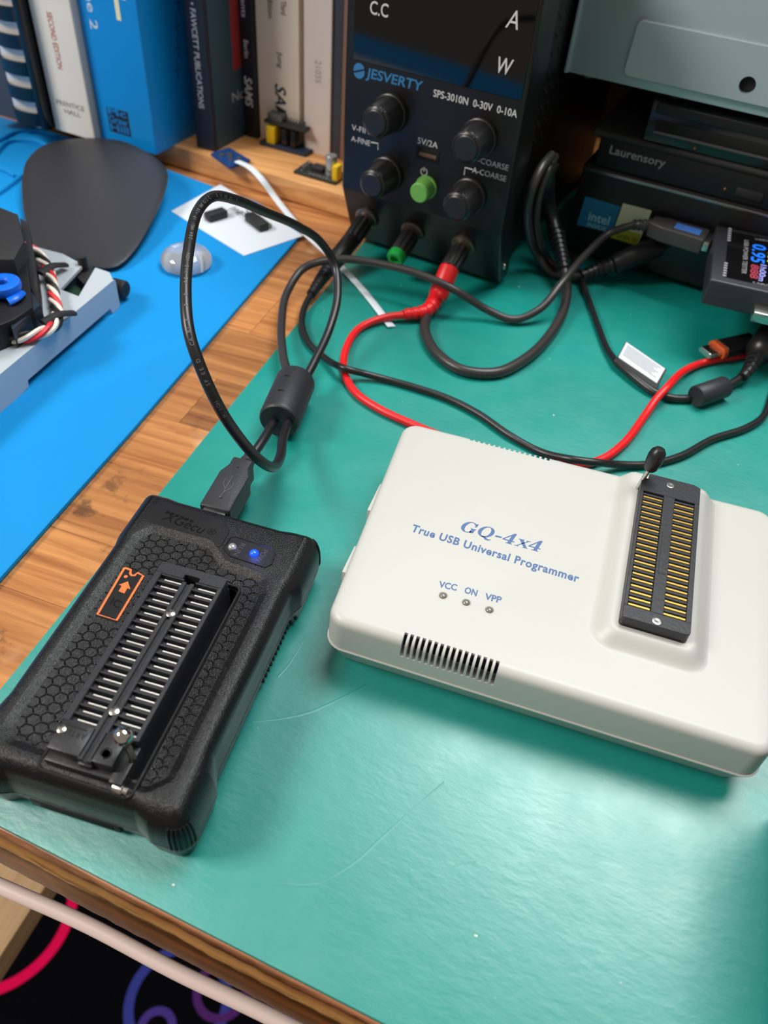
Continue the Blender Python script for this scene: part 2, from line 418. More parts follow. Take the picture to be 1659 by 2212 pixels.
def edge_mat():
    m = bpy.data.materials.new('worn_desk_edge'); m.use_nodes = True; t = NT(m)
    g = t.n('ShaderNodeNewGeometry'); mp = t.n('ShaderNodeMapping'); mp.inputs['Scale'].default_value = (9, 60, 160); mp.inputs['Rotation'].default_value = (0, 0.012, 0)
    t.l(g.outputs['Position'], mp.inputs[0]); nz = t.n('ShaderNodeTexNoise'); nz.inputs['Scale'].default_value = 5; nz.inputs['Detail'].default_value = 8; t.l(mp.outputs[0], nz.inputs['Vector'])
    sx = t.n('ShaderNodeSeparateXYZ'); t.l(g.outputs['Position'], sx.inputs[0])
    mr = t.n('ShaderNodeMapRange'); mr.inputs[1].default_value = -0.0432; mr.inputs[2].default_value = -0.002; t.l(sx.outputs['Z'], mr.inputs[0])
    ad = t.n('ShaderNodeMath', operation='MULTIPLY_ADD'); ad.inputs[1].default_value = 0.16; t.l(nz.outputs[0], ad.inputs[0])
    sb = t.n('ShaderNodeMath', operation='SUBTRACT'); sb.inputs[1].default_value = 0.08; t.l(ad.outputs[0], sb.inputs[0]); t.l(mr.outputs[0], ad.inputs[2])
    rp = t.n('ShaderNodeValToRGB'); cr = rp.color_ramp
    stops = [(0.0, (70, 45, 22)), (0.1, (132, 86, 40)), (0.4, (128, 80, 36)), (0.56, (150, 88, 34)), (0.66, (96, 58, 26)), (0.70, (80, 52, 28)), (0.74, (196, 146, 86)), (0.79, (150, 96, 48)), (0.86, (84, 50, 26)), (0.93, (110, 66, 34)), (1.0, (206, 140, 100))]
    cr.elements[0].position = 0; cr.elements[0].color = lin(stops[0][1]); cr.elements[1].position = 1; cr.elements[1].color = lin(stops[-1][1])
    for p, c in stops[1:-1]:
        e = cr.elements.new(p); e.color = lin(c)
    t.l(sb.outputs[0], rp.inputs[0])
    hs = t.n('ShaderNodeHueSaturation'); m2 = t.n('ShaderNodeMapRange'); m2.inputs[1].default_value = 0.3; m2.inputs[2].default_value = 0.7; m2.inputs[3].default_value = 0.6; m2.inputs[4].default_value = 1.15
    t.l(nz.outputs[0], m2.inputs[0]); t.l(m2.outputs[0], hs.inputs['Value']); t.l(rp.outputs[0], hs.inputs['Color']); t.l(hs.outputs[0], t.b.inputs['Base Color'])
    t.b.inputs['Roughness'].default_value = 0.38
    bp = t.n('ShaderNodeBump'); bp.inputs['Strength'].default_value = 0.5; bp.inputs['Distance'].default_value = 0.0008; t.l(nz.outputs[0], bp.inputs['Height']); t.l(bp.outputs[0], t.b.inputs['Normal'])
    return m
prof = [(-1.0, -1.2), (0.3, -1.6), (0.9, -3.6), (0.6, -7), (-0.5, -10), (0.5, -11.6), (1.3, -13), (1.5, -18), (1.4, -27), (1.0, -35), (0.4, -39), (-0.4, -41.5), (-1.5, -42.6), (-3, -43)]
m = MB(); rings = []
rnd = random.Random(11)
ph = [rnd.uniform(0, 6) for _ in range(9)]
x = -420
while x <= 262:
    w = lambda k, a: a * (math.sin(x * 0.11 + ph[k]) + 0.6 * math.sin(x * 0.29 + ph[k + 1]) + 0.5 * math.sin(x * 0.83 + ph[k + 2])) / 2 + a * rnd.uniform(-.25, .25)
    rg = []
    for k, (o, z) in enumerate(prof):
        dz = w(0, 0.25) if 2 < k < 7 else (w(3, 0.7) + rnd.uniform(-.35, .35) if 8 < k < 12 else 0)
        do = w(2, 0.25) if 1 < k < 7 else w(4, 0.12)
        rg.append((x, front_y(x) - o - do, z + dz))
    rg += [(x, front_y(x) + 1.15, -43), (x, front_y(x) + 1.15, -2.3)]
    rings.append(rg); x += 1.6
m.loft(rings); m.build('front_edge', edge_mat(), bench, True)

m = MB(); Pc = [at(-260, 1800, -54), at(0, 1914, -53), at(190, 1998, -53), at(380, 2098, -53), at(624, 2216, -53), Vector((60, front_y(60) - 1, -53)), Vector((140, front_y(140) - 0.5, -53)), Vector((250, front_y(250), -54))]
wc = thing('white_cable', 'thick off-white cable running below the worn front edge of the workbench', 'cable', Pc[2])
m.tube(Pc, 2.35, 16, step=4); m.build('sheath', mat('off_white_vinyl', (236, 214, 208), 0.45), wc, True)
for q in ((-200, 60), (140, 44)):
    MB().box(q[0] - 3, q[0] + 3, front_y(q[0]) - 3.5, front_y(q[0]) + 8, -57, -42.9, 0.6).build('clip', mat('off_white_vinyl', (236, 214, 208)), wc, True)

b0, b1 = at(94, 1922, -300), at(4, 2062, -300)
d = (b0 - b1).normalized(); nrm = Vector((-d.y, d.x, 0))
st = thing('bench_board', 'pale wooden board on legs in the dark below the workbench at left', 'board', b1 + nrm * 30 + Vector((0, 0, -440)))
A, B = b1 - d * 320, b0 + d * 60
MB().prism([tuple((A)[:2]), tuple((B)[:2]), tuple((B + nrm * 60)[:2]), tuple((A + nrm * 60)[:2])], -322, -300, 2).build('plank', M_BOARD, st, True)
for q in (A + d * 25 + nrm * 40, A + d * 70 + nrm * 40):
    MB().box(q.x - 15, q.x + 15, q.y - 15, q.y + 15, -740, -322, 2).build('leg', M_BOARD, st, True)

# ------------------------------------------------------------------ the two mats
GX = -137.0
poly = [(GX, front_y(GX)), (230, front_y(230)), (230, 520), (GX + 1, 520)]
gmat = MB().prism(poly, -2.12, 0, 0.25, 2).build('green_mat', M_GREEN, label='scuffed green rubber work mat covering most of the workbench', cat='mat')
bm_ = thing('blue_mat', 'bright blue silicone repair mat at left under the disk drive', 'mat', (-260, 250, -2.2))
bk = [at(652, 503), at(560, 438), at(365, 371)]
poly = [(-600, 62), (-163, 62), (-165.2, 208), (bk[0].x, bk[0].y), (bk[1].x, bk[1].y), (bk[2].x - 4, bk[2].y + 3), (-300, 434), (-420, 448), (-600, 470)]
MB().prism(rpoly(poly, [3, 3, 200, 7, 30, 30, 20, 20, 5], 6), -2.12, 0, 0.4, 2).build('sheet', M_BLUEMAT, bm_, True)
def ridge(pts, z, w=1.6, h=2.2):
    m = MB(); m.tube([at(*p, 0.6) for p in pts], w / 2 + .4, 8, step=3, flat=(1, 1.3)); return m
for pts in ([(-60, 330), (0, 303), (38, 285), (70, 283), (125, 296)], [(0, 365), (18, 372), (33, 381)], [(47, 380), (25, 398), (0, 416), (-40, 440)], [(47, 380), (33, 381)], [(-20, 345), (22, 306), (80, 306), (110, 320)]):
    ridge(pts, 0).build('tray_ridge', M_BLUEMAT, bm_, True)

# tall black case standing at the right edge of the mat
cs = thing('black_case', 'dark upright equipment case cut off at the right edge of the green mat', 'case', (118, 66, 0))
MB().prism(rpoly([(84.3, -30), (150, -30), (150, 133), (85.2, 133)], 3), 0.9, 62, 1.5).build('shell', M_BLKMATTE, cs, True)
for q in ((92, -20), (140, -20), (92, 122), (140, 122)):
    MB().cyl((q[0], q[1], 0), (q[0], q[1], 1), 4).build('foot', M_RUB, cs, True)

gb = thing('gap_blocker', 'plain matte black box added to darken the gap behind the power supply', 'box', (40, 657, 0))
MB().box(-90, 170, 624, 690, 1, 175, 2).build('shell', M_HOLE, gb, True)  # added box: blacks out the gap and stops light leaking through
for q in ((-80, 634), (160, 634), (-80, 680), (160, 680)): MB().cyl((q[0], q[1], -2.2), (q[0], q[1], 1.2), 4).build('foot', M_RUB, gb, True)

M_SCR = mat('dark_green_scratch', (0, 132, 120), 0.42, spec=0.7)
for pts, w_ in (([(680, 1915), (760, 1868), (830, 1805), (895, 1745), (960, 1690)], .55), ([(560, 1912), (610, 1908), (650, 1912), (690, 1908)], .8), ([(545, 1560), (610, 1552), (670, 1538), (735, 1508), (790, 1478)], .6), ([(655, 1385), (640, 1410), (620, 1440), (600, 1462)], .4), ([(960, 1880), (990, 1868), (1030, 1862)], .6), ([(1270, 1300), (1240, 1330)], .3)):
    mm = MB(); mm.tube([at(px, py, 0) for px, py in pts], lambda l, w_=w_: .12 + w_ * .55 * abs(math.sin(l * .09)), 8, flat=(1, .08)); mm.build('scratch', M_SCR, gmat, True)
# ------------------------------------------------------------------ lettering helpers
_CAP = {}
def raw_text(body, space=1.0, bold=0.0, shear=0.0):
    t = MB().text(body, 1.0, Matrix.Identity(4), bold=bold, space=space, shear=shear)
    return t
def text_fit(mb, body, o, xd, yd, W, H, lift=0.0, align='LEFT', bold=0.0, shear=0.0, space=1.0):
    """flat lettering: W = full width in mm (None keeps the font's own width), H = cap height"""
    if 'H' not in _CAP:
        c = raw_text('H'); _CAP['H'] = max(p[1] for p in c.v)
    t = raw_text(body, space, bold, shear)
    if not t.v: return
    x0 = min(p[0] for p in t.v); x1 = max(p[0] for p in t.v)
    sy = H / _CAP['H']; sx = W / (x1 - x0) if W else sy
    off = {'LEFT': x0, 'CENTER': (x0 + x1) / 2, 'RIGHT': x1}[align]
    o = Vector(o); xd = Vector(xd).normalized(); yd = Vector(yd).normalized(); n = xd.cross(yd)
    mb.add([o + xd * ((p[0] - off) * sx) + yd * (p[1] * sy) + n * lift for p in t.v], t.f)
    return mb
def flat2d(mb, loops, o, xd, yd, lift=0.0):
    """filled planar shape (outer loops and holes) on the plane o, xd, yd"""
    tmp = MB().fill(loops)
    o = Vector(o); xd = Vector(xd).normalized(); yd = Vector(yd).normalized(); n = xd.cross(yd)
    mb.add([o + xd * p[0] + yd * p[1] + n * lift for p in tmp.v], tmp.f)
def ell(cx, cy, rx, ry, a0=0, a1=360, n=28):
    return [(cx + rx * math.cos(R(a0 + (a1 - a0) * i / n)), cy + ry * math.sin(R(a0 + (a1 - a0) * i / n))) for i in range(n + (0 if a1 - a0 == 360 else 1))]

# ------------------------------------------------------------------ cream chip programmer
GO, GA = (39.075, 188.45), 1.2
gq = thing('chip_programmer', 'cream-white chip programmer box with blue print and a narrow black lever socket', 'programmer', (GO[0], GO[1], 0), GA)
M_CREAM = mat('cream_plastic', (189, 189, 184), 0.42, bump=0.10, bscale=3800)
def gpoint(px, py, z): return local(px, py, z, GO, GA)
OUT = [(-91.8, -56.4), (37.4, -56.0), (39.0, 43.6), (-97.0, 41.2)]
def g_ring(ins, z): return [(p[0], p[1], z) for p in inset(rpoly(OUT, [6.5, 6.5, 7, 6.5], 9), ins)]
GT = 25.0
rings = [g_ring(6.0, 0), g_ring(5.6, 0.35), g_ring(5.2, 1.2), g_ring(0.3, 11.5), g_ring(0.05, 11.75), g_ring(0.1, 11.95), g_ring(0.55, 12.05), g_ring(0.55, 12.2), g_ring(0.5, 12.8), g_ring(0.7, 22.0)]
for k in range(1, 9):
    a = math.pi / 2 * k / 8; rings.append(g_ring(0.7 + 3.0 * (1 - math.cos(a)), 22.0 + (GT - 22.0) * math.sin(a)))
m = MB(); m.loft(rings, cap=False)
m.f.append(tuple(range(len(rings[0]) - 1, -1, -1)))
topring = rings[-1]
# raised collar round the socket, open to the rear
def col_ring(o, z, back):
    return [(p[0], p[1], z) for p in rpoly([(-11.6 - o, back), (-11.6 - o, -31.4 - o), (12.0 + o, -31.4 - o), (12.0 + o, back)], [.3, 3.0 + o * .6, 3.0 + o * .6, .3], 7)]
crs = []
for k in range(11):
    t = k / 10; s_ = t * t * (3 - 2 * t)
    crs.append(col_ring(5.6 * (1 - t), GT - 0.02 + 4.0 * s_, 38.9 + 0 * t))
foot = crs[0]
m.loft(crs, cap=False); m.fill([[(p[0], p[1]) for p in crs[-1]]], crs[-1][0][2])
m.fill([[(p[0], p[1]) for p in topring]], GT)
body = m.build('case', M_CREAM, gq, sharp=40)
# collar's rounded rear end
m = MB(); rr = []
for k in range(8):
    a = math.pi / 2 * k / 7; yb = 38.8 + 3.0 * math.sin(a); drop = 3.6 * (1 - math.cos(a))
    prf = []
    for i in range(25):
        t = -1 + 2 * i / 24; xx = 0.2 + t * 17.2; q = min(1, max(0, (17.2 - abs(t) * 17.2) / 5.6)); zz = GT - 0.3 + (4.3) * (q * q * (3 - 2 * q)) - drop
        prf.append((xx, yb, max(zz, GT - 4.5 - drop * 0.2)))
    rr.append(prf)
vv = []; ff = []
for r_ in rr: vv += r_
for k in range(7):
    for i in range(24): ff.append((k * 25 + i, k * 25 + i + 1, (k + 1) * 25 + i + 1, (k + 1) * 25 + i))
m.add(vv, ff); m.build('collar_end', M_CREAM, gq, sharp=60)
# ventilation slots cut through the front and rear shoulders
cut = MB()
for i in range(16):
    xx = -67.6 + i * (27.6 / 15.0) * 0.985
    cut.box(xx - 0.2, xx + 0.85, -60, -52.2, 17.7, 27)
    xr = -70.6 + i * (29.0 / 15.0) * 0.985
    cut.box(xr - 0.2, xr + 0.85, 38.4, 50, 17.7, 27)
cme = bpy.data.meshes.new('cut'); cme.from_pydata([tuple(Vector(p) * S) for p in cut.v], [], cut.f)
cob = bpy.data.objects.new('cut', cme); COL.objects.link(cob); cob.parent = gq
bpy.context.view_layer.update()
md = body.modifiers.new('b', 'BOOLEAN'); md.object = cob; md.operation = 'DIFFERENCE'; md.solver = 'EXACT'
bpy.context.view_layer.update()
nm = bpy.data.meshes.new_from_object(body.evaluated_get(bpy.context.evaluated_depsgraph_get()))
if len(nm.polygons) > 100:
    body.modifiers.clear(); body.data = nm; nm.name = 'case'
    nm.set_sharp_from_angle(angle=R(40))
else: body.modifiers.clear()
bpy.data.objects.remove(cob)
# black plates standing in for the shaded interior behind the slots
for (a, b, y0, y1) in ((-67.9, -40, -52.6, -52.25), (-70.9, -41.4, 38.45, 38.8)):
    MB().box(a, b + 0.6, y0, y1, 19.2, 24.0).build('vent_shade_plate', M_HOLE, gq)
# indicator lamps
M_LED = mat('smoky_lens', (120, 118, 108), 0.08, coat=1.0)
for px, py in ((957, 1287), (1007, 1302), (1057, 1318)):
    p = gpoint(px, py, GT)
    ld = MB().sphere((p.x, p.y, GT - 0.15), 1.25, sz=0.75).build('indicator_lamp', M_LED, gq, sharp=0)
    ld.data.polygons.foreach_set('use_smooth', [True] * len(ld.data.polygons))
    MB().lathe([(1.25, GT - .3), (1.55, GT - .3), (1.6, GT + .06), (1.35, GT + 0.12), (1.25, GT - 0.1)], 24, TR((p.x, p.y, 0))).build('lamp_rim', M_CREAM, ld)
    o_ = gq.children[-1] if False else None
M_INK = mat('slate_blue_print', (74, 104, 150), 0.55)
def gtext(name, body_, pl, pr, H, **k):
    a = gpoint(*pl, GT); b = gpoint(*pr, GT); xd = (b - a); mm = MB()
    text_fit(mm, body_, a, xd, (-xd.y, xd.x, 0), xd.length, H, lift=0.03, **k); return mm.build(name, M_INK, gq, sharp=0)
gtext('printed_text', 'True USB Universal Programmer', (887, 1147), (1249, 1258), 3.15, bold=0.03, space=1.1)
gtext('printed_text', 'VCC', (947, 1268), (986, 1276), 2.35, bold=0.03)
gtext('printed_text', 'ON', (1002, 1280), (1029, 1288), 2.35, bold=0.03)
gtext('printed_text', 'VPP', (1046, 1294), (1082, 1303), 2.35, bold=0.03)
# model name in slanted bold serif letters, drawn glyph by glyph in a 10-unit cap height
def glyphs():
    G = []
    def sh(lp): return [(x + 0.26 * y, y) for x, y in lp]
    def add(x0, loops): G.append([[(x + x0, y) for x, y in sh(lp)] for lp in loops])
    # G
    arc_o = ell(5, 5, 5.0, 5.2, 42, 318, 30); arc_i = ell(5.3, 5, 2.75, 4.55, 318, 42, 30)
    add(0, [arc_o + arc_i]); add(0, [[(8.0, 6.4), (9.3, 6.4), (9.3, 9.8), (8.7, 9.8), (8.0, 8.6)]])
    add(0, [[(6.3, 4.6), (10.2, 4.6), (10.2, 4.0), (9.6, 3.9), (9.6, 0.6), (7.0, 0.2), (7.0, 3.9), (6.3, 4.0)]])
    # Q
    add(11.4, [ell(5.2, 5, 5.2, 5.2), ell(5.2, 5, 2.7, 4.6)[::-1]])
    add(11.4, [[(3.4, 0.2), (5.6, -0.5), (7.6, -2.1), (9.6, -2.2), (11.2, -1.0), (11.0, -0.5), (9.6, -1.0), (8.4, -0.7), (6.8, 0.6), (5.0, 0.9)]])
    # hyphen
    add(23.3, [[(0, 3.0), (4.4, 3.0), (4.4, 4.4), (0, 4.4)]])
    for x0 in (28.6, 46.0):
        add(x0, [[(0, 2.4), (0, 3.3), (4.9, 10.2), (6.5, 10.2), (6.5, 3.3), (8.1, 3.3), (8.1, 2.4), (6.5, 2.4), (6.5, 0.7), (7.6, 0.5), (7.6, 0), (3.0, 0), (3.0, 0.5), (4.1, 0.7), (4.1, 2.4)], [(1.2, 3.3), (4.1, 3.3), (4.1, 7.4)]])
    # x
    add(37.6, [[(0.2, 7.0), (0.2, 6.5), (0.9, 6.4), (6.0, 0.6), (5.6, 0.5), (5.6, 0), (9.0, 0), (9.0, 0.5), (8.3, 0.6), (3.6, 6.4), (4.1, 6.5), (4.1, 7.0)]])
    add(37.6, [[(5.4, 7.0), (5.4, 6.5), (6.2, 6.4), (1.2, 0.6), (0, 0.5), (0, 0), (3.0, 0), (3.0, 0.5), (2.2, 0.6), (7.2, 6.4), (8.2, 6.5), (8.2, 7.0)]])
    return G
a = gpoint(990, 1145, GT); b = gpoint(1162, 1192, GT); xd = b - a; k = xd.length / 53.6
mm = MB()
for g_ in glyphs():
    flat2d(mm, [[(x * k, y * k * 1.02) for x, y in lp] for lp in g_], a, xd, (-xd.y, xd.x, 0), 0.03)
mm.build('printed_text', M_INK, gq, sharp=0)

# zero-insertion-force socket
def zif(parent, top, xw, base, ends, contact_mat, cx_shift, rails):
    pass
zs = MB()
ZT = 33.0
zs.prism(rpoly([(-9.7, -30.0), (9.9, -30.0), (9.9, 34.9), (7.5, 36.0), (-7.4, 36.0), (-7.4, 33.2), (-9.7, 33.2)], [1.2, 1.2, .6, 1.2, .6, .3, .6], 5), 28.6, 30.2, 0.15, 1)
for bx in ((-9.7, -8.55, -25.2, 26.6), (8.25, 9.9, -25.2, 26.6), (-1.85, 1.85, -25.2, 26.6)):
    zs.box(bx[0], bx[1], bx[2], bx[3], 30.0, ZT, 0.12, 1)
zs.prism(rpoly([(-9.7, -30.0), (9.9, -30.0), (9.9, -25.15), (-9.7, -25.15)], [1.4, 1.4, 0, 0], 5), 29, ZT, 0.15, 1)
zs.prism(rpoly([(-9.7, 26.55), (9.9, 26.55), (9.9, 34.9), (8.0, 36.0), (-7.4, 36.0), (-7.4, 33.2), (-9.7, 33.2)], [0, 0, .5, 1.2, .6, .2, .5], 5), 29, ZT, 0.15, 1)
for i in range(21):
    y = -25.4 + i * 2.54
    for sx in (-1, 1): zs.box(-8.6 if sx < 0 else 1.8, -1.8 if sx < 0 else 8.3, y - 0.42, y + 0.5, 30, ZT - 0.35, 0.1, 1)
zs.box(-1.0, 1.2, -9.2, 9.2, ZT - .1, ZT + 0.12, 0.05, 1)
M_SOCK = mat('dark_socket_plastic', (38, 39, 43), 0.42, bump=0.2, bscale=900)
sock = zs.build('lever_socket', M_SOCK, gq, label='dark narrow socket with two rows of gold contacts')
cm = MB(); cm.box(-3.2, 3.2, -0.42, 0.36, 30.2, ZT - 0.4, 0.1, 1)
c0 = cm.build('contact', M_GOLD, sock)
cl = [(sx * 5.1 + (-0.1 if sx < 0 else -0.05), -24.13 + i * 2.54, 0) for sx in (-1, 1) for i in range(20)]
c0.location = Vector(cl[0]) * S
for p in cl[1:]: dup(c0, sock, p)
for q in ((-0.1, 32.6), (0.2, -28.0)):
    sc = MB().lathe([(1.35, ZT - .3), (1.35, ZT + 0.1), (1.1, ZT + 0.16), (0.5, ZT + 0.1), (0, ZT + 0.05)], 18, TR((q[0], q[1], 0))); sc.build('screw', M_STEEL, sock)
lv = MB(); lv.cyl((-10.0, 31.5, 28.8), (-8.3, 33.4, 38.5), 0.75, 12); lv.build('lever', M_STEEL, sock)
tip = MB(); A_ = Vector((-8.45, 32.9, 36.8)); B_ = Vector((-7.6, 34.2, 45.0))
tip.along([(0.0, 0), (1.7, 0.1), (2.3, 1.0), (2.75, 3.5), (2.9, 6), (2.5, 7.8), (1.6, 8.9), (0, 9.3)], A_, B_); tip.build('lever_tip', M_RUB, sock)
tx = MB(); text_fit(tx, '240-3382', (0.75, -7.2, ZT), (0, 1, 0), (-1, 0, 0), 14.4, 1.2, lift=0.14); tx.build('moulded_text', M_SOCK, sock, sharp=0)
# usb inlet bumps on the left side wall
for px, py, l_ in ((803, 1080, 7), (747, 1213, 6)):
    p = gpoint(px, py, 18)
    MB().box(-95.0 - (p.y + 10) * .05, -88, p.y - l_, p.y + l_, 13.5, 20, 0.4).build('port_frame', M_CREAM, gq)

# ------------------------------------------------------------------ black rugged chip programmer
XO, XA = (-90.35, 100.8), 3.8
xg = thing('rugged_programmer', 'rugged black chip programmer with hexagon-pattern panel and lit blue lamp', 'programmer', (XO[0], XO[1], 0), XA)
def xpoint(px, py, z): return local(px, py, z, XO, XA)
L_, R_, B_, T_ = -35.0, 29.2, -41.2, 63.6
def xg_outline(w, v=1.7):
    pts = [(L_, B_), (L_ + 10, B_), (L_ + 14, B_ + v), (R_ - 15, B_ + v), (R_ - 11, B_), (R_, B_), (R_, B_ + 17), (R_ - w, B_ + 22), (R_ - w, T_ - 27), (R_, T_ - 22), (R_, T_ - 1), (R_ - 10, T_ - 1), (R_ - 14, T_ - 1 - v), (L_ + 14, T_ - v), (L_ + 10, T_), (L_, T_), (L_, T_ - 22), (L_ + w, T_ - 27), (L_ + w, B_ + 22), (L_, B_ + 17)]
    rad = [12, 3, 3, 3, 3, 12, 4, 4, 4, 4, 12, 3, 3, 3, 3, 12, 4, 4, 4, 4]
    return rpoly(pts, rad, 7)
XT = 22.0
lev = [(0, 2.4, 1.8), (0.5, 1.7, 1.9), (7.3, 0.35, 2.2), (7.5, 0.7, 2.2), (7.8, 0.7, 2.2), (8.0, 0.3, 2.3), (12, 0.2, 2.5), (14.5, 0.35, 2.4), (16.5, 0.7, 1.8), (18.2, 1.3, 1.2), (19.6, 2.1, 0.8), (20.7, 3.0, 0.6), (21.4, 3.9, 0.5), (21.85, 4.7, 0.4), (22.0, 5.4, 0.4)]
rings = [[(p[0], p[1], z) for p in inset(xg_outline(w, min(1.7, w)), i)] for z, i, w in lev]
XR = rings
PIN = rpoly([(-22.6, -31.2), (14.8, -32.8), (18.6, -29.0), (18.8, 32.0), (16.6, 37.2), (3.0, 38.6), (-3.6, 44.6), (-22.6, 44.9), (-25.4, 41.0), (-25.2, -28.0)], 1.4, 3)
POUT = inset(PIN, -2.4)
HOLE = rpoly([(-12.0, -32.0), (12.2, -32.2), (12.2, 31.4), (-12.0, 31.4)], 1.5, 4)
PZ = 20.7
m = MB(); m.loft(rings, cap=False); m.f.append(tuple(range(len(rings[0]) - 1, -1, -1)))
m.fill([[(p[0], p[1]) for p in rings[-1]], POUT], XT)
m.loft([[(p[0], p[1], XT) for p in POUT], [(p[0], p[1], XT - 0.05) for p in inset(POUT, 0.25)], [(p[0], p[1], PZ + 0.05) for p in inset(PIN, -.2)], [(p[0], p[1], PZ) for p in PIN]], cap=False)
m.fill([PIN, HOLE], PZ)
m.loft([[(p[0], p[1], PZ) for p in HOLE], [(p[0], p[1], 15.0) for p in HOLE]], cap=False)
m.fill([HOLE], 15.0)
xbody = m.build('case', M_BLKTEX, xg, sharp=42)
# rim framing the socket well
m = MB(); o_ = rpoly([(-13.2, -37.4), (13.4, -37.7), (13.4, 32.6), (-13.2, 32.6)], 2.2, 5); i_ = inset(o_, 0.9)
m.loft([[(p[0], p[1], 19.0) for p in o_], [(p[0], p[1], 21.9) for p in o_], [(p[0], p[1], 22.15) for p in inset(o_, .25)], [(p[0], p[1], 22.15) for p in inset(i_, -.2)], [(p[0], p[1], 21.9) for p in i_], [(p[0], p[1], 19.0) for p in i_]], cap=False)
m.build('socket_rim', M_BLK, xg)
# raised hexagon net on the panel
m = MB(); PX, PY = 4.3, 3.1
hexes = set()
FR = [tuple(xpoint(px, py, PZ)[:2]) for px, py in ((268, 1225), (312, 1243), (250, 1345), (207, 1330))]
fx0, fx1 = -24.0, -15.4; fy0, fy1 = 7.8, 28.6
ok_in = inset(PIN, 0.2)
def okp(p):
    return inside(p, ok_in) and not (-13.5 < p[0] < 13.7 and -39 < p[1] < 32.9) and not (fx0 < p[0] < fx1 and fy0 < p[1] < fy1)
segs = {}; nodes_ = set()
for i in range(-8, 8):
    for j in range(-14, 18):
        cxh = i * PX * 0.75 * 1.0 - 2; cyh = j * PY + (PY / 2 if i % 2 else 0) + 6
        v_ = [(cxh + PX * 0.5, cyh), (cxh + PX * 0.25, cyh + PY / 2), (cxh - PX * 0.25, cyh + PY / 2), (cxh - PX * 0.5, cyh), (cxh - PX * 0.25, cyh - PY / 2), (cxh + PX * 0.25, cyh - PY / 2)]
        for q in range(6):
            a, b = v_[q], v_[(q + 1) % 6]
            for w_ in range(3):
                a2 = (a[0] + (b[0] - a[0]) * w_ / 3, a[1] + (b[1] - a[1]) * w_ / 3); b2 = (a[0] + (b[0] - a[0]) * (w_ + 1) / 3, a[1] + (b[1] - a[1]) * (w_ + 1) / 3)
                if okp(a2) and okp(b2):
                    segs[tuple(sorted(((round(a2[0], 2), round(a2[1], 2)), (round(b2[0], 2), round(b2[1], 2)))))] = 1
                    if w_ == 0: nodes_.add((round(a2[0], 2), round(a2[1], 2)))
for a, b in segs:
    dx, dy = b[0] - a[0], b[1] - a[1]; l = math.hypot(dx, dy); nx, ny = -dy / l * 0.2, dx / l * 0.2
    vz = PZ - .05; zt = PZ + 0.16
    m.add([(a[0] + nx * 1.6, a[1] + ny * 1.6, vz), (a[0] - nx * 1.6, a[1] - ny * 1.6, vz), (b[0] - nx * 1.6, b[1] - ny * 1.6, vz), (b[0] + nx * 1.6, b[1] + ny * 1.6, vz), (a[0] + nx * .5, a[1] + ny * .5, zt), (a[0] - nx * .5, a[1] - ny * .5, zt), (b[0] - nx * .5, b[1] - ny * .5, zt), (b[0] + nx * .5, b[1] + ny * .5, zt)],
          [(4, 5, 6, 7), (0, 1, 5, 4), (1, 2, 6, 5), (2, 3, 7, 6), (3, 0, 4, 7)])
for p in nodes_: m.sphere((p[0], p[1], PZ + 0.12), 0.24, u=6, v=4)
m.build('hexagon_relief', M_BLKGLOSS, xg, sharp=25, kind='stuff')
# orange outlined chip pictogram
M_ORA = mat('orange_paint', (226, 112, 50), 0.6, var=0.25, vscale=900)
c4 = [xpoint(px, py, PZ) for px, py in ((269, 1224), (313, 1243), (252, 1345), (207, 1331))]
m = MB(); m.prism([tuple(p[:2]) for p in (c4[0], c4[3], c4[2], c4[1])], PZ - .1, PZ + 0.25, 0.1, 1); plate = m.build('pictogram_plate', M_BLK, xg)
def fr(u, v):
    a = c4[0].lerp(c4[1], u); b = c4[3].lerp(c4[2], u); return a.lerp(b, v) + Vector((0, 0, 0.3))
m = MB(); P_ = [fr(.05, .03), fr(.35, .02), fr(.40, .085), fr(.5, .11), fr(.62, .09), fr(.68, .02), fr(.97, .03), fr(.97, .97), fr(.05, .97), fr(.05, .03)]
m.tube(P_, 0.42, 6, raw=True, flat=(1, .35)); m.build('orange_outline', M_ORA, plate)
m = MB(); m.tube([fr(.22, .2), fr(.22, .2) + Vector((0.01, 0, 0.08))], 0.62, 12, raw=True)
q = [fr(.5, .24), fr(.78, .36), fr(.64, .36), fr(.64, .47), fr(.36, .47), fr(.36, .36), fr(.22, .36)]
m2 = MB(); m2.sphere(tuple(fr(.3, .17)), 0.6, sz=.25); m2.build('orange_dot', M_ORA, plate)
m = MB(); m.prism([(p.x, p.y) for p in q][::-1], PZ + 0.24, PZ + 0.4); m.build('orange_arrow', M_ORA, plate)
m = MB(); text_fit(m, 'IC', fr(.3, .74), c4[1] - c4[0], c4[0] - c4[3], None, 2.6, lift=0.02); m.build('moulded_text', M_BLKGLOSS, plate, sharp=0)
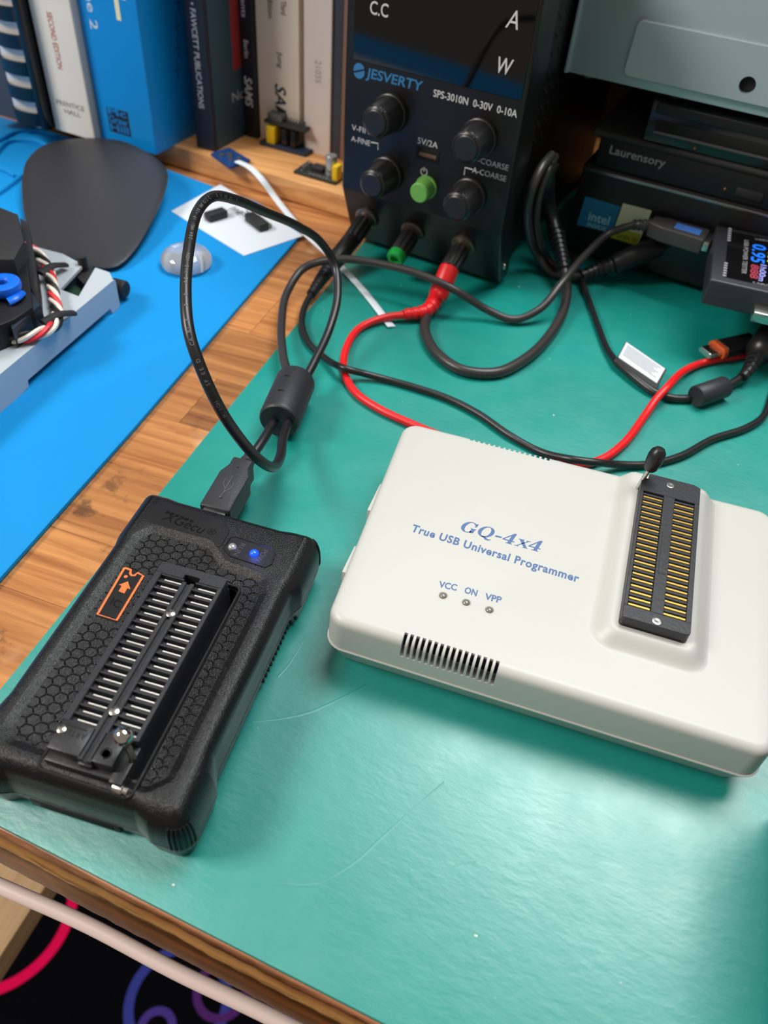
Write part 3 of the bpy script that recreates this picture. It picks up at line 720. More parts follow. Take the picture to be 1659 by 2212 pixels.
# name plate, top left
NP = rpoly([(-26, 47.6), (-3.2, 47.2), (-0.6, 44.4), (0.6, 45.6), (0.6, 52.2), (-3.6, 56.4), (-24.6, 57.6), (-28.6, 53.6), (-28.6, 48.6)], 1.2, 4)
m = MB(); m.prism(NP, XT - 0.2, XT + 0.22, 0.15, 1); npl = m.build('name_plate', M_BLK, xg)
m = MB(); a = xpoint(348, 1122, XT); b = xpoint(436, 1155, XT); xd = b - a; text_fit(m, 'XGecu', a, xd, (-xd.y, xd.x, 0), xd.length, 3.6, lift=0.24, bold=0.01, shear=0.2); text_fit(m, '\u00ae', xpoint(444, 1152, XT), xd, (-xd.y, xd.x, 0), 3.0, 2.4, lift=.24)
a = xpoint(357, 1109, XT); xn = xd.normalized()
for q in range(6):
    c_ = a + xn * (q * 1.8); m.box(c_.x, c_.x + 1.2, c_.y, c_.y + 1.1, XT + .1, XT + .3, .05, 1)
m.build('moulded_text', M_BLKGLOSS, npl, sharp=0)
# lamp window
LP = [tuple(xpoint(px, py, XT)[:2]) for px, py in ((480, 1183), (496, 1203), (573, 1228), (588, 1220), (597, 1194), (590, 1184), (510, 1158), (496, 1160))]
LP = LP if sum(LP[i][0] * LP[(i + 1) % 8][1] - LP[(i + 1) % 8][0] * LP[i][1] for i in range(8)) > 0 else LP[::-1]
m = MB(); i_ = inset(LP, 0.7)
m.loft([[(p[0], p[1], XT - .2) for p in LP], [(p[0], p[1], XT + .35) for p in inset(LP, .15)], [(p[0], p[1], XT + .35) for p in inset(LP, .5)], [(p[0], p[1], XT + 0.05) for p in i_]], cap=False); m.fill([i_], XT + .05); lw = m.build('lamp_window', M_BLK, xg)
a = xpoint(502, 1182, XT); MB().sphere((a.x, a.y, XT), 1.45, sz=.8).build('lamp', mat('clear_lens', (210, 212, 216), 0.12, 0.7), lw)
a = xpoint(549, 1196, XT); MB().sphere((a.x, a.y, XT), 1.5, sz=.8).build('lamp', mat('lit_blue_lens', (16, 60, 255), 0.2, emit=(4, 36, 255), estr=5.0), lw, label='lit blue indicator lamp')
bl = bpy.data.lights.new('blue_lamp_light', 'POINT'); bl.energy = 0.0011; bl.color = (0.08, 0.15, 1.0); bl.shadow_soft_size = 0.0012
blo = bpy.data.objects.new('blue_lamp_light', bl); COL.objects.link(blo); blo.parent = lw; blo.location = Vector((a.x, a.y, XT + 2.2)) * S
xd = (xpoint(597, 1194, XT) - xpoint(500, 1160, XT)).normalized(); yd = Vector((-xd.y, xd.x, 0))
m = MB()
for body_, px, py in (('RUN', 521, 1173), ('POW', 569, 1187)):
    text_fit(m, body_, xpoint(px, py, XT) , -yd, xd, 5.4, 1.7, lift=0.07)
m.build('moulded_text', mat('faint_relief', (60, 60, 66), 0.4), lw, sharp=0)

# its lever socket
ZX = 28.0
zs = MB()
zs.box(-11.0, 10.2, -34.6, 29.8, 15.0, 23.4, 0.2, 1)
for bx in ((-11.0, -9.0), (8.9, 10.2)): zs.box(bx[0], bx[1], -25.6, 26, 23, ZX, 0.15, 1)
for bx in ((-1.9, -0.55), (0.55, 1.9)): zs.box(bx[0], bx[1], -34, 24.6, 23, ZX, 0.12, 1)
zs.box(-0.7, 0.7, -34, 24.6, 23, ZX - 0.9, 0.1, 1)
zs.prism(rpoly([(-11, 25.6), (-2.3, 25.6), (-2.3, 27.2), (2.5, 27.2), (2.5, 25.6), (10.2, 25.6), (10.2, 29.8), (-11, 29.8)], [0, 0, .2, .2, 0, 0, 1, 1], 3), 23, ZX, 0.15, 1)
zs.box(-10.4, -1.2, -33.6, -25.5, 22, ZX, 0.25, 2); zs.box(1.2, 7.2, -33.6, -25.5, 22, ZX, 0.25, 2)
zs.box(-10.9, 8.6, -35.4, -32.6, 20, 24.8, 0.3, 2); zs.box(-1.9, 1.9, -34.6, -31.4, 23, 26.4, 0.4, 2)
zs.box(7.0, 10.4, -36.0, -25.5, 20, 25.0, 0.3, 2)
for i in range(21):
    y = -25.4 + i * 2.54
    for sx in (-1, 1):
        zs.box(-9.1 if sx < 0 else 1.8, -1.8 if sx < 0 else 9.0, y - 0.3, y + 0.25, 22, ZX - 0.3, 0.08, 1)
        zs.box(-9.1 if sx < 0 else 1.8, -7.6 if sx < 0 else 3.0, y + 0.3, y + 2.2, 22, ZX - 1.6)
xs = zs.build('lever_socket', M_SOCK, xg, label='black lever socket with two rows of silver contacts')
cm = MB(); cm.box(-2.75, 2.75, -0.24, 0.24, 22.5, ZX - 0.75, 0.1, 1); c0 = cm.build('contact', M_TIN, xs)
cl = [((-4.75 if sx < 0 else 5.95), -24.3 + i * 2.54, 0) for sx in (-1, 1) for i in range(20)]
c0.location = Vector(cl[0]) * S
for p in cl[1:]: dup(c0, xs, p)
for px, py, r_ in ((369, 1324, 1.35), (247, 1535, 1.4), (133, 1574, 1.2)):
    p = xpoint(px, py, ZX + .2); MB().lathe([(r_, ZX - 2), (r_, ZX + .15), (r_ - .25, ZX + .32), (0, ZX + .32)], 18, TR((p.x, p.y, 0))).build('rivet', M_STEEL, xs)
p = xpoint(256, 1708, 22.5); MB().along([(0, 0), (1.2, 0), (1.3, .3), (1.3, 2.6), (1.0, 2.8), (1.0, 4), (0, 4)], (p.x - 1.6, p.y + .6, 22.6), (p.x + 2.4, p.y + .4, 22.6)).build('lever_pivot', M_STEEL, xs)
ball = xpoint(267, 1590, 36.0); foot_ = xpoint(287, 1637, 25.5)
lv = MB(); lv.cyl(foot_, ball, 0.95, 12, 0.8); lvo = lv.build('lever', M_STEEL, xs)
m = MB(); m.along([(0.9, -4.2), (1.0, -3.2), (1.7, -1.9)] + [(2.45 * math.cos(R(t)), 2.45 * math.sin(R(t))) for t in range(-40, 91, 10)], ball, ball + (ball - foot_)); m.build('lever_ball', mat('polished_chrome', (206, 202, 198), 0.08, 1.0), xs)
m = MB(); p = xpoint(238, 1642, ZX); m.lathe([(1.0, ZX), (1.25, ZX + 0.15), (1.5, ZX)], 18, TR((4.2, -30.8, 0)))
text_fit(m, 'ARTLY', (-2.6, -27.6, ZX), (-1, 0, 0), (0, -1, 0), 6.6, 1.6, lift=.05); m.box(-9.2, -3.2, -26.9, -26.6, ZX - .1, ZX + .12); m.build('moulded_text', M_BLK, xs, sharp=0)
# vents along the right flank, grip ribs on the bumpers, seam plate at the front
n0 = len(rings[0])
def on_side(y, z):
    """x of the right flank at y, z"""
    for (za, ra), (zb, rb) in zip(zip([l[0] for l in lev], XR), zip([l[0] for l in lev][1:], XR[1:])):
        if za <= z <= zb:
            f_ = (z - za) / max(1e-6, zb - za); best = None
            for i in range(n0):
                p = Vector(ra[i]).lerp(Vector(rb[i]), f_); q_ = Vector(ra[(i + 1) % n0]).lerp(Vector(rb[(i + 1) % n0]), f_)
                if p.x > 0 and (p.y - y) * (q_.y - y) <= 0 and abs(p.y - q_.y) > 1e-6:
                    x_ = p.x + (q_.x - p.x) * (y - p.y) / (q_.y - p.y); best = x_ if best is None else max(best, x_)
            return best
m = MB(); m.prism(rpoly([(-1.7, -.5), (1.7, -.5), (1.7, .5), (-1.7, .5)], .5, 4), -0.5, 0.06); v0 = None
for i in range(13):
    y = 39.8 - i * 2.1; x_ = on_side(y, 4.0)
    M_ = TR((x_ + 0.02, y, 4.0)) @ RY(90 - 12)
    mm = MB(); mm.add(m.v, m.f, M_); mm.build('vent_slot', M_HOLE, xg)
def rib(i, k0, k1):
    P_ = []
    for k in range(k0, k1 + 1):
        p = Vector(XR[k][i]); a = Vector(XR[k][i - 1]); b = Vector(XR[k][(i + 1) % n0]); t = (b - a).normalized(); n = Vector((t.y, -t.x, 0)); P_.append(p + n * 0.05)
    mm = MB(); mm.tube(P_, 0.42, 8, step=.8); return mm
# indices of the rounded corners in the outline (8 points per rounded corner)
for c_, ks in ((5, (0, 1, 2, 3, 4, 5, 6)), (10, (2, 3, 4, 5)), (15, (0, 1, 2, 3)), (0, (3, 5))):
    for q in ks: rib(c_ * 8 + q, 2, 9).build('grip_rib', M_BLK, xg)
for c_, ks in ((5, (0, 1, 2, 3, 4, 5, 6)),):
    for q in ks:
        p = Vector(XR[2][c_ * 8 + q]); MB().sphere(p, 0.45, u=10, v=6).build('grip_stud', mat('stud', (120, 118, 120), .4), xg)
m = MB(); m.box(-18, 8, B_ + 2.2, B_ + 4, 1.6, 5.6, 0.3); m.build('front_port_cover', M_BLKMATTE, xg)
MB().box(-15, 6, B_ + 2.05, B_ + 3, 2.4, 4.6, 0.2).build('front_port_slot', M_HOLE, xg)
# ------------------------------------------------------------------ bench power supply
PP, PA = (-144.8, 380.0), -8.7
psu = thing('power_supply', 'black bench power supply with four knobs and a green button', 'power supply', (PP[0], PP[1], 0), PA)
def pf(px, py, shift=0.0): return on_face(px, py, PP, PA, shift)
YZX = Matrix(((0, 0, 1, 0), (1, 0, 0, 0), (0, 1, 0, 0), (0, 0, 0, 1)))
PW = 89.2
m = MB(); m.prism(rpoly([(13, 3.2), (190, 3.2), (190, 168), (0, 168), (0, 35)], [3, 2, 2, 3, 2.5], 5), 0, PW, 1.2, 3, M=YZX)
m = MB(); m.prism(rpoly([(13, 3.2), (24, 3.2), (24, 168), (0, 168), (0, 35)], [3, 1, 1, 3, 2.5], 5), 0, PW, 1.2, 3, M=YZX)
m.build('front_bezel', mat('psu_black', (17, 17, 19), 0.34, bump=0.2, bscale=1800), psu)
MB().box(2.5, PW - 7, 23, 188, 3.4, 166, 1.0).build('housing', mat('psu_case', (22, 22, 24), 0.42, bump=0.35, bscale=2200), psu)
for q in ((12, 26), (77, 26), (12, 176), (77, 176)): MB().cyl((q[0], q[1], 0), (q[0], q[1], 3.4), 5).build('foot', M_RUB, psu)
MB().prism(rpoly([(4.4, 95.8), (PW - 1.8, 95.8), (PW - 1.8, 160), (4.4, 160)], 1, 3), -0.5, 0.5, 0.2, 1, M=Matrix(((1, 0, 0, 0), (0, 0, -1, 0), (0, 1, 0, 0), (0, 0, 0, 1)))).build('display_glass', mat('display_glass', (6, 6, 8), 0.05), psu)
FX, FZ = (1, 0, 0), (0, 0, 1)
def plabel(body, px, py, H, W=None, material=M_WHITEINK, y=-0.15, align='LEFT', **k):
    u, z = pf(px, py); mm = MB(); text_fit(mm, body, (u, y, z), FX, FZ, W, H, align=align, **k); mm.build('printed_text', material, psu, sharp=0)
M_LOGO = mat('sky_blue_print', (52, 124, 176), 0.5)
plabel('C.C', 820, 33, 5.0, 9.0, y=-0.75, align='CENTER', bold=.01); plabel('A', 1106, 61, 6.6, 5.6, y=-0.75, align='CENTER', shear=.2); plabel('W', 1090, 159, 6.0, 7.0, y=-0.75, align='CENTER', shear=.2, bold=.01)
plabel('JESVERTY', 790, 166, 4.0, 29.5, M_LOGO, bold=.02, shear=.12)
u, z = pf(776, 153); m = MB(); m.fill([ell(0, 0, 2.7, 2.7)]); ml = MB()
flat2d(ml, [ell(0, 0, 2.9, 2.9, 20, 200, 16)], (u, -.15, z + .4), FX, FZ); flat2d(ml, [ell(0, 0, 2.9, 2.9, 200, 380, 16)], (u, -.15, z - .4), FX, FZ)
ml.build('logo_disc', M_LOGO, psu, sharp=0)
plabel('SPS-3010N  0-30V  0-10A', 936, 208, 3.0, 40.5, bold=.012)
plabel('5V/2A', 902, 309, 2.7, 10.5); plabel('V-FINE', 760, 280, 2.5, 12.0); plabel('A-FINE', 759, 304, 2.5, 10.5); plabel('V-COARSE', 1022, 348, 2.5, 17.5); plabel('A-COARSE', 1020, 372, 2.5, 17.0)
for pts in ([(802, 307), (817, 310), (817, 324)], [(1021, 366), (1005, 362), (1003, 378)]):
    q = [pf(*p) for p in pts]; mm = MB(); mm.tube([(a[0], -0.1, a[1]) for a in q], 0.28, 6, raw=True); mm.build('printed_line', M_WHITEINK, psu)
u, z = pf(916, 371); mm = MB(); flat2d(mm, [ell(0, 0, 1.9, 1.9, 110, 430, 24) + ell(0, 0, 1.4, 1.4, 430, 110, 24)], (u, -.15, z), FX, FZ); mm.box(u - .25, u + .25, -.2, -.1, z + .2, z + 2.2); mm.build('power_symbol', M_WHITEINK, psu, sharp=0)
# usb outlet
a = pf(901, 318); b = pf(948, 330)
MB().box(a[0], b[0] + .5, -0.4, 1, a[1] - 5.0, a[1] + .6, 0.3).build('usb_port', M_HOLE, psu)
MB().box(a[0] + 1.6, b[0] - .8, -0.7, 0.2, a[1] - 3.2, a[1] - 1.4, 0.2).build('usb_tongue', mat('brown_tongue', (116, 84, 68), .5), psu)
# knobs
YAX = Matrix(((1, 0, 0, 0), (0, 0, -1, 0), (0, 1, 0, 0), (0, 0, 0, 1)))    # z of a turned shape -> towards the viewer
M_KNOB = mat('knob_black', (30, 30, 32), 0.38, bump=0.1)
for px, py in ((808, 266), (1004, 322), (801, 401), (983, 450)):
    u, z = pf(px, py, 17)
    kn = MB(); nn = 48
    prof_ = [(10.4, 0.2), (10.6, 1.0), (10.2, 2.6), (9.6, 3.0), (8.6, 14.5), (8.0, 15.6), (7.0, 16.2), (6.8, 15.8), (6.7, 16.4), (6.0, 16.9), (0, 17)]
    rg = []
    for r_, h_ in prof_:
        rg.append([(r_ * (1 - (0.035 if (3 < h_ < 15 and i % 4 < 2) else 0)) * math.cos(2 * math.pi * i / nn), r_ * (1 - (0.035 if (3 < h_ < 15 and i % 4 < 2) else 0)) * math.sin(2 * math.pi * i / nn), h_) for i in range(nn)])
    kn.loft(rg, M=TR((u, 0, z)) @ YAX @ Matrix.Diagonal((.84, .84, 1, 1))); ko = kn.build('knob', M_KNOB, psu, sharp=30)
    mm = MB(); mm.box(-.35, .35, -8.9, -4.5, 14, 16.3, 0.1, 1, M=TR((u, 0, z)) @ YAX @ Matrix.Diagonal((.84, .84, 1, 1)) @ RZ(150)); mm.build('pointer', mat('pointer', (70, 70, 72), .4), ko)
u, z = pf(904, 418, 9); MB().lathe([(5.6, 0), (5.6, 1), (4.9, 1.2), (4.8, 8.2), (4.2, 9), (0, 9.1)], 28, TR((u, 0, z)) @ YAX).build('power_button', mat('soft_green_button', (112, 178, 84), 0.5), psu)
# binding posts on the sloping lower panel
nl = Vector((0, -32, -12)).normalized()
posts = {}
for key, px, py in (('black', 793, 470), ('green', 893, 499), ('red', 1003, 528)):
    u, z = pf(px, py, -5.8); y = (35 - z) * 12 / 32; A_ = Vector((u, y, z)); posts[key] = A_
    MB().along([(6.4, -.5), (6.4, 1.0), (5.2, 1.6), (5.0, 3.2), (4.0, 3.4), (4.0, 4), (0, 4)], A_, A_ + nl).build('terminal_ring', mat('dull_nickel', (120, 104, 92), .35, .9), psu)
    mm = MB(); rg = []
    for r_, h_ in [(4.6, 3.4), (4.9, 4.2), (4.9, 16), (4.5, 17), (2, 17)]:
        rg.append([((r_ * (1 - (.09 if i % 4 < 2 else 0))) * math.cos(2 * math.pi * i / 40), (r_ * (1 - (.09 if i % 4 < 2 else 0))) * math.sin(2 * math.pi * i / 40), h_) for i in range(40)])
    mm.loft(rg, M=TR(A_) @ nl.to_track_quat('Z', 'Y').to_matrix().to_4x4()); mm.build('terminal_nut', M_KNOB, psu, sharp=30)
A_ = posts['green']; MB().along([(3.4, 16), (4.6, 16.6), (4.8, 18), (4.6, 20.4), (4.0, 21), (2.4, 21), (2.1, 18.6), (0, 18.5)], A_, A_ + nl).build('green_collar', mat('green_plastic', (12, 158, 62), .4), psu)
m = MB()
for i in range(11):
    for j in range(5):
        m.box(-0.3, 0.3, -2.6, 2.6, -.55, .55, M=TR((PW - 7, 32 + j * 9, 62 + i * 8)) @ RX(-38))
m.build('vent_slots', M_HOLE, psu); psu.children[-1]['kind'] = 'stuff'
MB().sphere((PW + .2, 15, 12), 1.6, sx=.5).build('side_screw', M_STEEL, psu)

# ------------------------------------------------------------------ stack of computer parts at right
MP, MA = (-33.0, 433.0), -8.0
def mf(px, py, shift=0.0): return on_face(px, py, MP, MA, shift)
def mworld(u, y, z=0):
    c, s = math.cos(R(MA)), math.sin(R(MA)); return Vector((MP[0] + u * c - y * s, MP[1] + u * s + y * c, z))
pc = thing('mini_computer', 'black mini computer with blue and yellow stickers, bottom of the stack', 'computer', (MP[0], MP[1], 0), MA)
M_PC = mat('satin_black_metal', (22, 22, 24), 0.28, 0.2)
m = MB(); m.box(2.0, 172, 0, 172, 4, 50.6, 1.3, 3); m.build('case', M_PC, pc)
MB().box(2.6, 171, -0.5, 1.2, 47.6, 49.4, 0.4).build('bevel_glint_strip', mat('bevel_glint_metal', (150, 148, 152), .25, 1.0), pc)  # bright strip added to imitate the highlight along the case bevel
for q in ((14, 14), (160, 14), (14, 160), (160, 160)): MB().cyl((q[0], q[1], 0), (q[0], q[1], 4.2), 6).build('foot', M_RUB, pc)
def quad_face(pts, y, th=.25):
    q = [mf(*p) for p in pts]; mm = MB(); mm.loft([[(a[0], y, a[1]) for a in q], [(a[0], y - th, a[1]) for a in q]]); return mm, q
mm, q = quad_face([(1265, 424), (1246, 485), (1320, 503), (1341, 446)], 0.1); stk = mm.build('blue_sticker', mat('sticker_blue', (16, 112, 164), .45), pc)
mm = MB(); u, z = mf(1270, 474); text_fit(mm, 'intel', (u, -.2, z), FX, FZ, 11.5, 4.6, bold=.01); u, z = mf(1268, 488); text_fit(mm, 'INSIDE', (u, -.2, z), FX, FZ, 10.5, 2.2); mm.build('printed_text', mat('pale_blue_print', (150, 210, 228), .5), stk, sharp=0)
mm, q = quad_face([(1346, 439), (1322, 508), (1378, 528), (1408, 455)], 0.1); stk = mm.build('pale_sticker', mat('sticker_cream', (216, 220, 190), .5), pc)
mm, q = quad_face([(1329, 489), (1318, 512), (1376, 530), (1385, 506)], -0.12, .15); mm.build('yellow_band', mat('sticker_lime', (168, 178, 30), .5), stk)
u, z = mf(1330, 511); mm = MB(); text_fit(mm, 'Scan it', (u, -.35, z), FX, FZ, 11, 3.0); mm.build('printed_text', mat('dark_print', (40, 44, 20), .6), stk, sharp=0)

lw_ = thing('optical_drive_case', 'black external disc burner case on top of the mini computer', 'disc drive', tuple(mworld(7, 0, 50.6)), MA)
MB().box(0, 140, 0.8, 138, 0, 14.6, 1.0).build('case', M_BLK, lw_)
MB().box(-4.5, 141, -0.6, 140, 14.4, 17.6, 1.4, 3).build('lid', mat('dusty_black', (40, 40, 43), .65, bump=.4, bscale=600), lw_)
MB().sphere((66, 0.6, 5), .8).build('indicator_lamp', mat('amber_dull', (120, 84, 56), .4), lw_)
MB().box(71, 84, 0.2, 1.2, 3.2, 7.4, 0.4).build('eject_button', M_BLKMATTE, lw_)
u, z = mf(1315, 332); mm = MB(); text_fit(mm, 'Laurensory', (u - 7, 0.7, z - 50.6), FX, FZ, 28.5, 3.9, bold=.012); mm.build('printed_text', mat('grey_print', (150, 150, 152), .5), lw_, sharp=0)

od = thing('slim_drive', 'slim black disc drive between the burner case and the grey metal chassis', 'disc drive', tuple(mworld(27, 0, 68.2)), MA)
MB().box(0, 132, 0, 128, 0, 19.0, 1.2, 3).build('case', M_BLKGLOSS, od)
MB().box(3, 130, -0.9, 2, 13.6, 18.6, 0.8, 3).build('top_lip', M_BLK, od)
MB().box(5, 118, -0.5, 1, 6.0, 11.0, 0.4).build('tray_recess', M_HOLE, od)
MB().box(4.6, 119, -1.1, 0.5, 4.8, 6.2, 0.5).build('tray_edge', mat('edge_sheen', (96, 92, 94), .3, .6), od)
MB().sphere((26, -.1, 2.4), .7).build('indicator_lamp', mat('amber_dull', (120, 84, 56)), od)

ch = thing('metal_chassis', 'grey-green metal chassis with a raised plate topping the stack', 'chassis', tuple(mworld(-17, -1.5, 87.2)), MA)
M_CH = mat('grey_green_metal', (168, 186, 192), 0.38, 0.25, bump=.08, bscale=500)
MB().box(0, 190, 0, 180, 3.6, 78, 0.6, 2).build('case', M_CH, ch)
MB().box(-0.6, 1.1, -1.4, 180, 3.4, 78, 0.4).build('side_flange', M_CH, ch)
for q in ((52, 14), (150, 14), (52, 120), (150, 120)): MB().cyl((q[0], q[1], 0), (q[0], q[1], 4), 5).build('foot', M_RUB, ch)
MB().cyl((9, 8, 2.2), (9, 8, 4), 5.5).build('screw', mat('screw_dark', (70, 70, 68), .4, .8), ch)
u0, z0 = mf(1345, 160, 3); u1, z1 = mf(1380, 40, 3); hu, hz = mf(1615, 183, 3)
hu += 17; hz -= 87.2
pl = rpoly([(u0 + 17, z0 - 87.2 - 0.5), (150, z0 - 87.2 - .5), (150, z1 - 87.2), (u1 + 17, z1 - 87.2)], 3, 5)
hole = ell(hu, hz, 3.6, 3.6)
m = MB(); Mf = Matrix(((1, 0, 0, 0), (0, 0, -1, 0), (0, 1, 0, 0), (0, 0, 0, 1)))
m.loft([[(p[0], p[1], -0.1) for p in pl], [(p[0], p[1], 2.0) for p in pl], [(p[0], p[1], 2.5) for p in inset(pl, .5)]], cap=False, M=Mf)
m.fill([inset(pl, .5), hole], 2.5, M=Mf); m.loft([[(p[0], p[1], 2.5) for p in hole], [(p[0], p[1], 0.12) for p in hole]], cap=False, M=Mf); m.build('raised_plate', M_CH, ch)
MB().fill([ell(hu, hz, 3.6, 3.6)], 0.1, M=Mf).build('screw_hole', M_HOLE, ch)

# ------------------------------------------------------------------ usb tester plugged into the computer
TX0, TX1, TY0, TY1, TZ0, TZ1 = 41.3, 98, 360.6, 419.0, 27.0, 39.5
ts = thing('usb_tester', 'small black meter with a colour screen plugged into the mini computer', 'meter', (TX0, TY0, TZ0))
MB().box(TX0, TX1, TY0, TY1, TZ0, TZ1, 0.9, 3).build('case', mat('tester_grey', (44, 46, 52), 0.4), ts, True)
MB().box(TX0 + 6, TX1 - 3, TY0 + 5, TY1 - 4, TZ1 - 0.3, TZ1 + 0.15, 0.1, 1).build('screen', M_BLKGLOSS, ts, True)
MB().box(84, 95, TY1 - 1, TY1 + 1.5, TZ0 + 4, TZ0 + 9).build('usb_plug', M_STEEL, ts, True)
a = at(1622, 675, 31); MB().box(a.x + .5, a.x + 14, TY0 - 9, TY0 + .5, 28.8, 33.6, 0.5).build('usb_plug', M_STEEL, ts, True)
def ttext(body, pa, pb, H, colr, nm, W=True, **k):
    A_ = at(*pa, TZ1 + .2); B_ = at(*pb, TZ1 + .2); xd = B_ - A_; mm = MB(); text_fit(mm, body, A_, xd, (-xd.y, xd.x, 0), xd.length if W else None, H, lift=.05, **k)
    mm.build('screen_text', mat(nm, colr, .5, emit=colr, estr=.7), ts, True, sharp=0)
ttext('0.95', (1627, 526), (1622, 564), 6.0, (20, 110, 235), 'digit_blue', bold=.015)
ttext('5.07', (1662, 534), (1657, 572), 6.0, (214, 220, 40), 'digit_yellow', bold=.015)
ttext('888', (1623, 570), (1620, 600), 3.4, (130, 40, 56), 'digit_red', bold=.03)
ttext('1h00m', (1643, 571), (1638, 606), 2.8, (150, 150, 225), 'digit_violet')
for bd, pa, pb, H in (('USB POWER TESTER', (1608, 518), (1602, 590), 2.1), ('U-INPUT', (1632, 518), (1665, 523), 1.7), ('C-INPUT', (1626, 612), (1662, 620), 1.9)):
    ttext(bd, pa, pb, H, (130, 128, 132), 'digit_grey')

for pa, pb in (((1574, 492), (1571, 522)), ((1565, 566), (1561, 598))):
    a, b = at(*pa, TZ1 + .2), at(*pb, TZ1 + .2); mm = MB()
    for i in range(6):
        c_ = a.lerp(b, i / 6); mm.box(c_.x, c_.x + 1.5, c_.y - 1.3, c_.y, TZ1 + .1, TZ1 + .2)
    mm.build('screen_marking', mat('digit_grey', (130, 128, 132)), ts, True)

# ------------------------------------------------------------------ cables
def cable_mesh(pts, r, n=14, step=1.6):
    m = MB(); P_ = m.tube([at(*p) for p in pts], r, n, step=step); return m, P_
def ribbed(m, A_, B_, C_, r0, r1, nr, n=18):
    """flexible ribbed sleeve along A-B-C"""
    P_ = catmull([A_, B_, C_], 0.35); L = sum((P_[i + 1] - P_[i]).length for i in range(len(P_) - 1))
    m.tube(P_, lambda l: (r0 + (r1 - r0) * l / L) * (1.0 if (l / L * nr) % 1 < .6 else .84), n, raw=True)

# long usb cable looping up from the black programmer
D = 1.85
uc = thing('usb_cable', 'black usb cable looping up in the air from the rugged black programmer', 'cable', tuple(at(570, 975, 0)))
# square plug
pe0, pe1 = xpoint(463, 1098, 14.6), xpoint(526, 990, 14.6)
WX = WORLD[xg]
A_, B_ = WX @ pe0, WX @ pe1
ax = (B_ - A_); ax.z = 0; L = ax.length; ax.normalize(); sd = Vector((ax.y, -ax.x, 0))
MP_ = Matrix(((sd.x, ax.x, 0, A_.x), (sd.y, ax.y, 0, A_.y), (0, 0, 1, A_.z), (0, 0, 0, 1)))
M_PLUG = mat('plug_black', (44, 45, 50), 0.5, bump=.3, bscale=1200)
pts2 = rpoly([(-5.6, 0), (5.6, 0), (5.6, L * .68), (3.9, L * .84), (3.9, L), (-3.9, L), (-3.9, L * .84), (-5.6, L * .68)], [.8, .8, 1.5, 1.5, .8, .8, 1.5, 1.5], 4)
m = MB(); m.prism(pts2, -9.5, 0.2, 0.8, 3, M=MP_); plug = m.build('usb_plug', M_PLUG, uc, True)
MB().box(-4.2, 4.2, -4.5, 0.5, -8, -1, 0.4, M=MP_).build('plug_shell', M_STEEL, plug, True)
m = MB(); m.tube([MP_ @ Vector(p) for p in ((0, L * .22, .25), (0, L * .62, .25))], .22, 6, raw=True)
m.tube([MP_ @ Vector(p) for p in ((0, L * .3, .25), (1.8, L * .4, .25), (1.8, L * .5, .25))], .2, 6, raw=True); m.tube([MP_ @ Vector(p) for p in ((0, L * .36, .25), (-1.8, L * .46, .25), (-1.8, L * .54, .25))], .2, 6, raw=True)
m.sphere(MP_ @ Vector((0, L * .2, .2)), .55, u=10, v=6); m.build('usb_symbol', mat('relief_grey', (80, 80, 84), .5), plug, True)
MB().sphere(MP_ @ Vector((0, L * .8, .15)), .5, sz=.4, u=10, v=6).build('pin_mark', M_HOLE, plug, True)
e = MP_ @ Vector((0, L, -4.6))
fer0, fer1 = at(602, 912, 10), at(640, 822, 10)
m = MB(); ribbed(m, e - ax * 1, e + ax * 4, e + (fer0 - e).normalized() * 8, 3.1, 2.5, 3); m.build('strain_relief', M_PLUG, uc, True)
# ferrite sleeve
fd = (fer1 - fer0).normalized(); FL = (fer1 - fer0).length
m = MB(); m.along([(0, .5), (6.0, .5), (7.6, .2), (8.1, .8), (8.3, 1.6), (8.3, FL - 1.6), (8.0, FL - .6), (7.2, FL), (6, FL - .4), (0, FL - .4)], fer0, fer1, 36); fe = m.build('ferrite_core', mat('ferrite_black', (38, 39, 44), 0.5, bump=.3, bscale=700), uc, True)
sdv = fd.cross(Vector((0, 0, 1))).normalized(); upv = sdv.cross(fd)
m = MB()
for t_ in (.35, .7):
    c_ = fer0 + fd * FL * t_ + upv * 8.25 + sdv * -1.5; m.tube([c_ + sdv * -1.2, c_ + upv * .1, c_ + sdv * 1.2], .25, 6, raw=True)
m.build('clasp_mark', M_HOLE, fe, True)
f_in = fer0 + fd * 1
m = MB(); m.tube([e + ax * 2, e.lerp(f_in, .5) + Vector((0, 0, 1)), f_in - sdv * 2.0, fer0 + fd * 6 - sdv * 2], D, 14); m.build('sheath', M_RUB, uc, True)
# the airborne loop: out of the lower end, round, and back in at the top
loop = [f_in + sdv * 3.4 + fd * 3, at(611, 948, 13), at(606, 985, 16), at(590, 1009, 22), at(563, 996, 30), at(530, 962, 39), at(481, 893, 53), at(438, 805, 66), at(409, 720, 75), at(401, 630, 81), at(409, 530, 86), at(428, 455, 88), at(462, 424, 86), at(510, 432, 79), at(570, 457, 68), at(640, 487, 53), at(690, 520, 42), at(722, 570, 31), at(729, 640, 23), at(712, 710, 16), at(680, 780, 12), fer1 + sdv * 3.3, fer1 - fd * 6 + sdv * 3]
m = MB(); LP_ = m.tube(loop, D, 16, step=1.2); lo = m.build('sheath', M_RUB, uc, True)
run = [fer1 - fd * 6 - sdv * 3.4, fer1 - sdv * 3.4, at(612, 770, 9), at(608, 700, 7), at(622, 628, 7), at(660, 577, 12), at(730, 560, 17), at(810, 568, 18), at(900, 590, 18), at(980, 625, 15), at(1050, 668, 6), at(1110, 690, 3), at(1165, 668, 7), at(1215, 610, 15), at(1270, 545, 20), at(1320, 502, 25), at(1372, 486, 31), at(1400, 486, 33)]
m = MB(); m.tube(run, D * 1.05, 14); m.build('sheath', mat('dusty_rubber', (50, 48, 48), .36), uc, True)
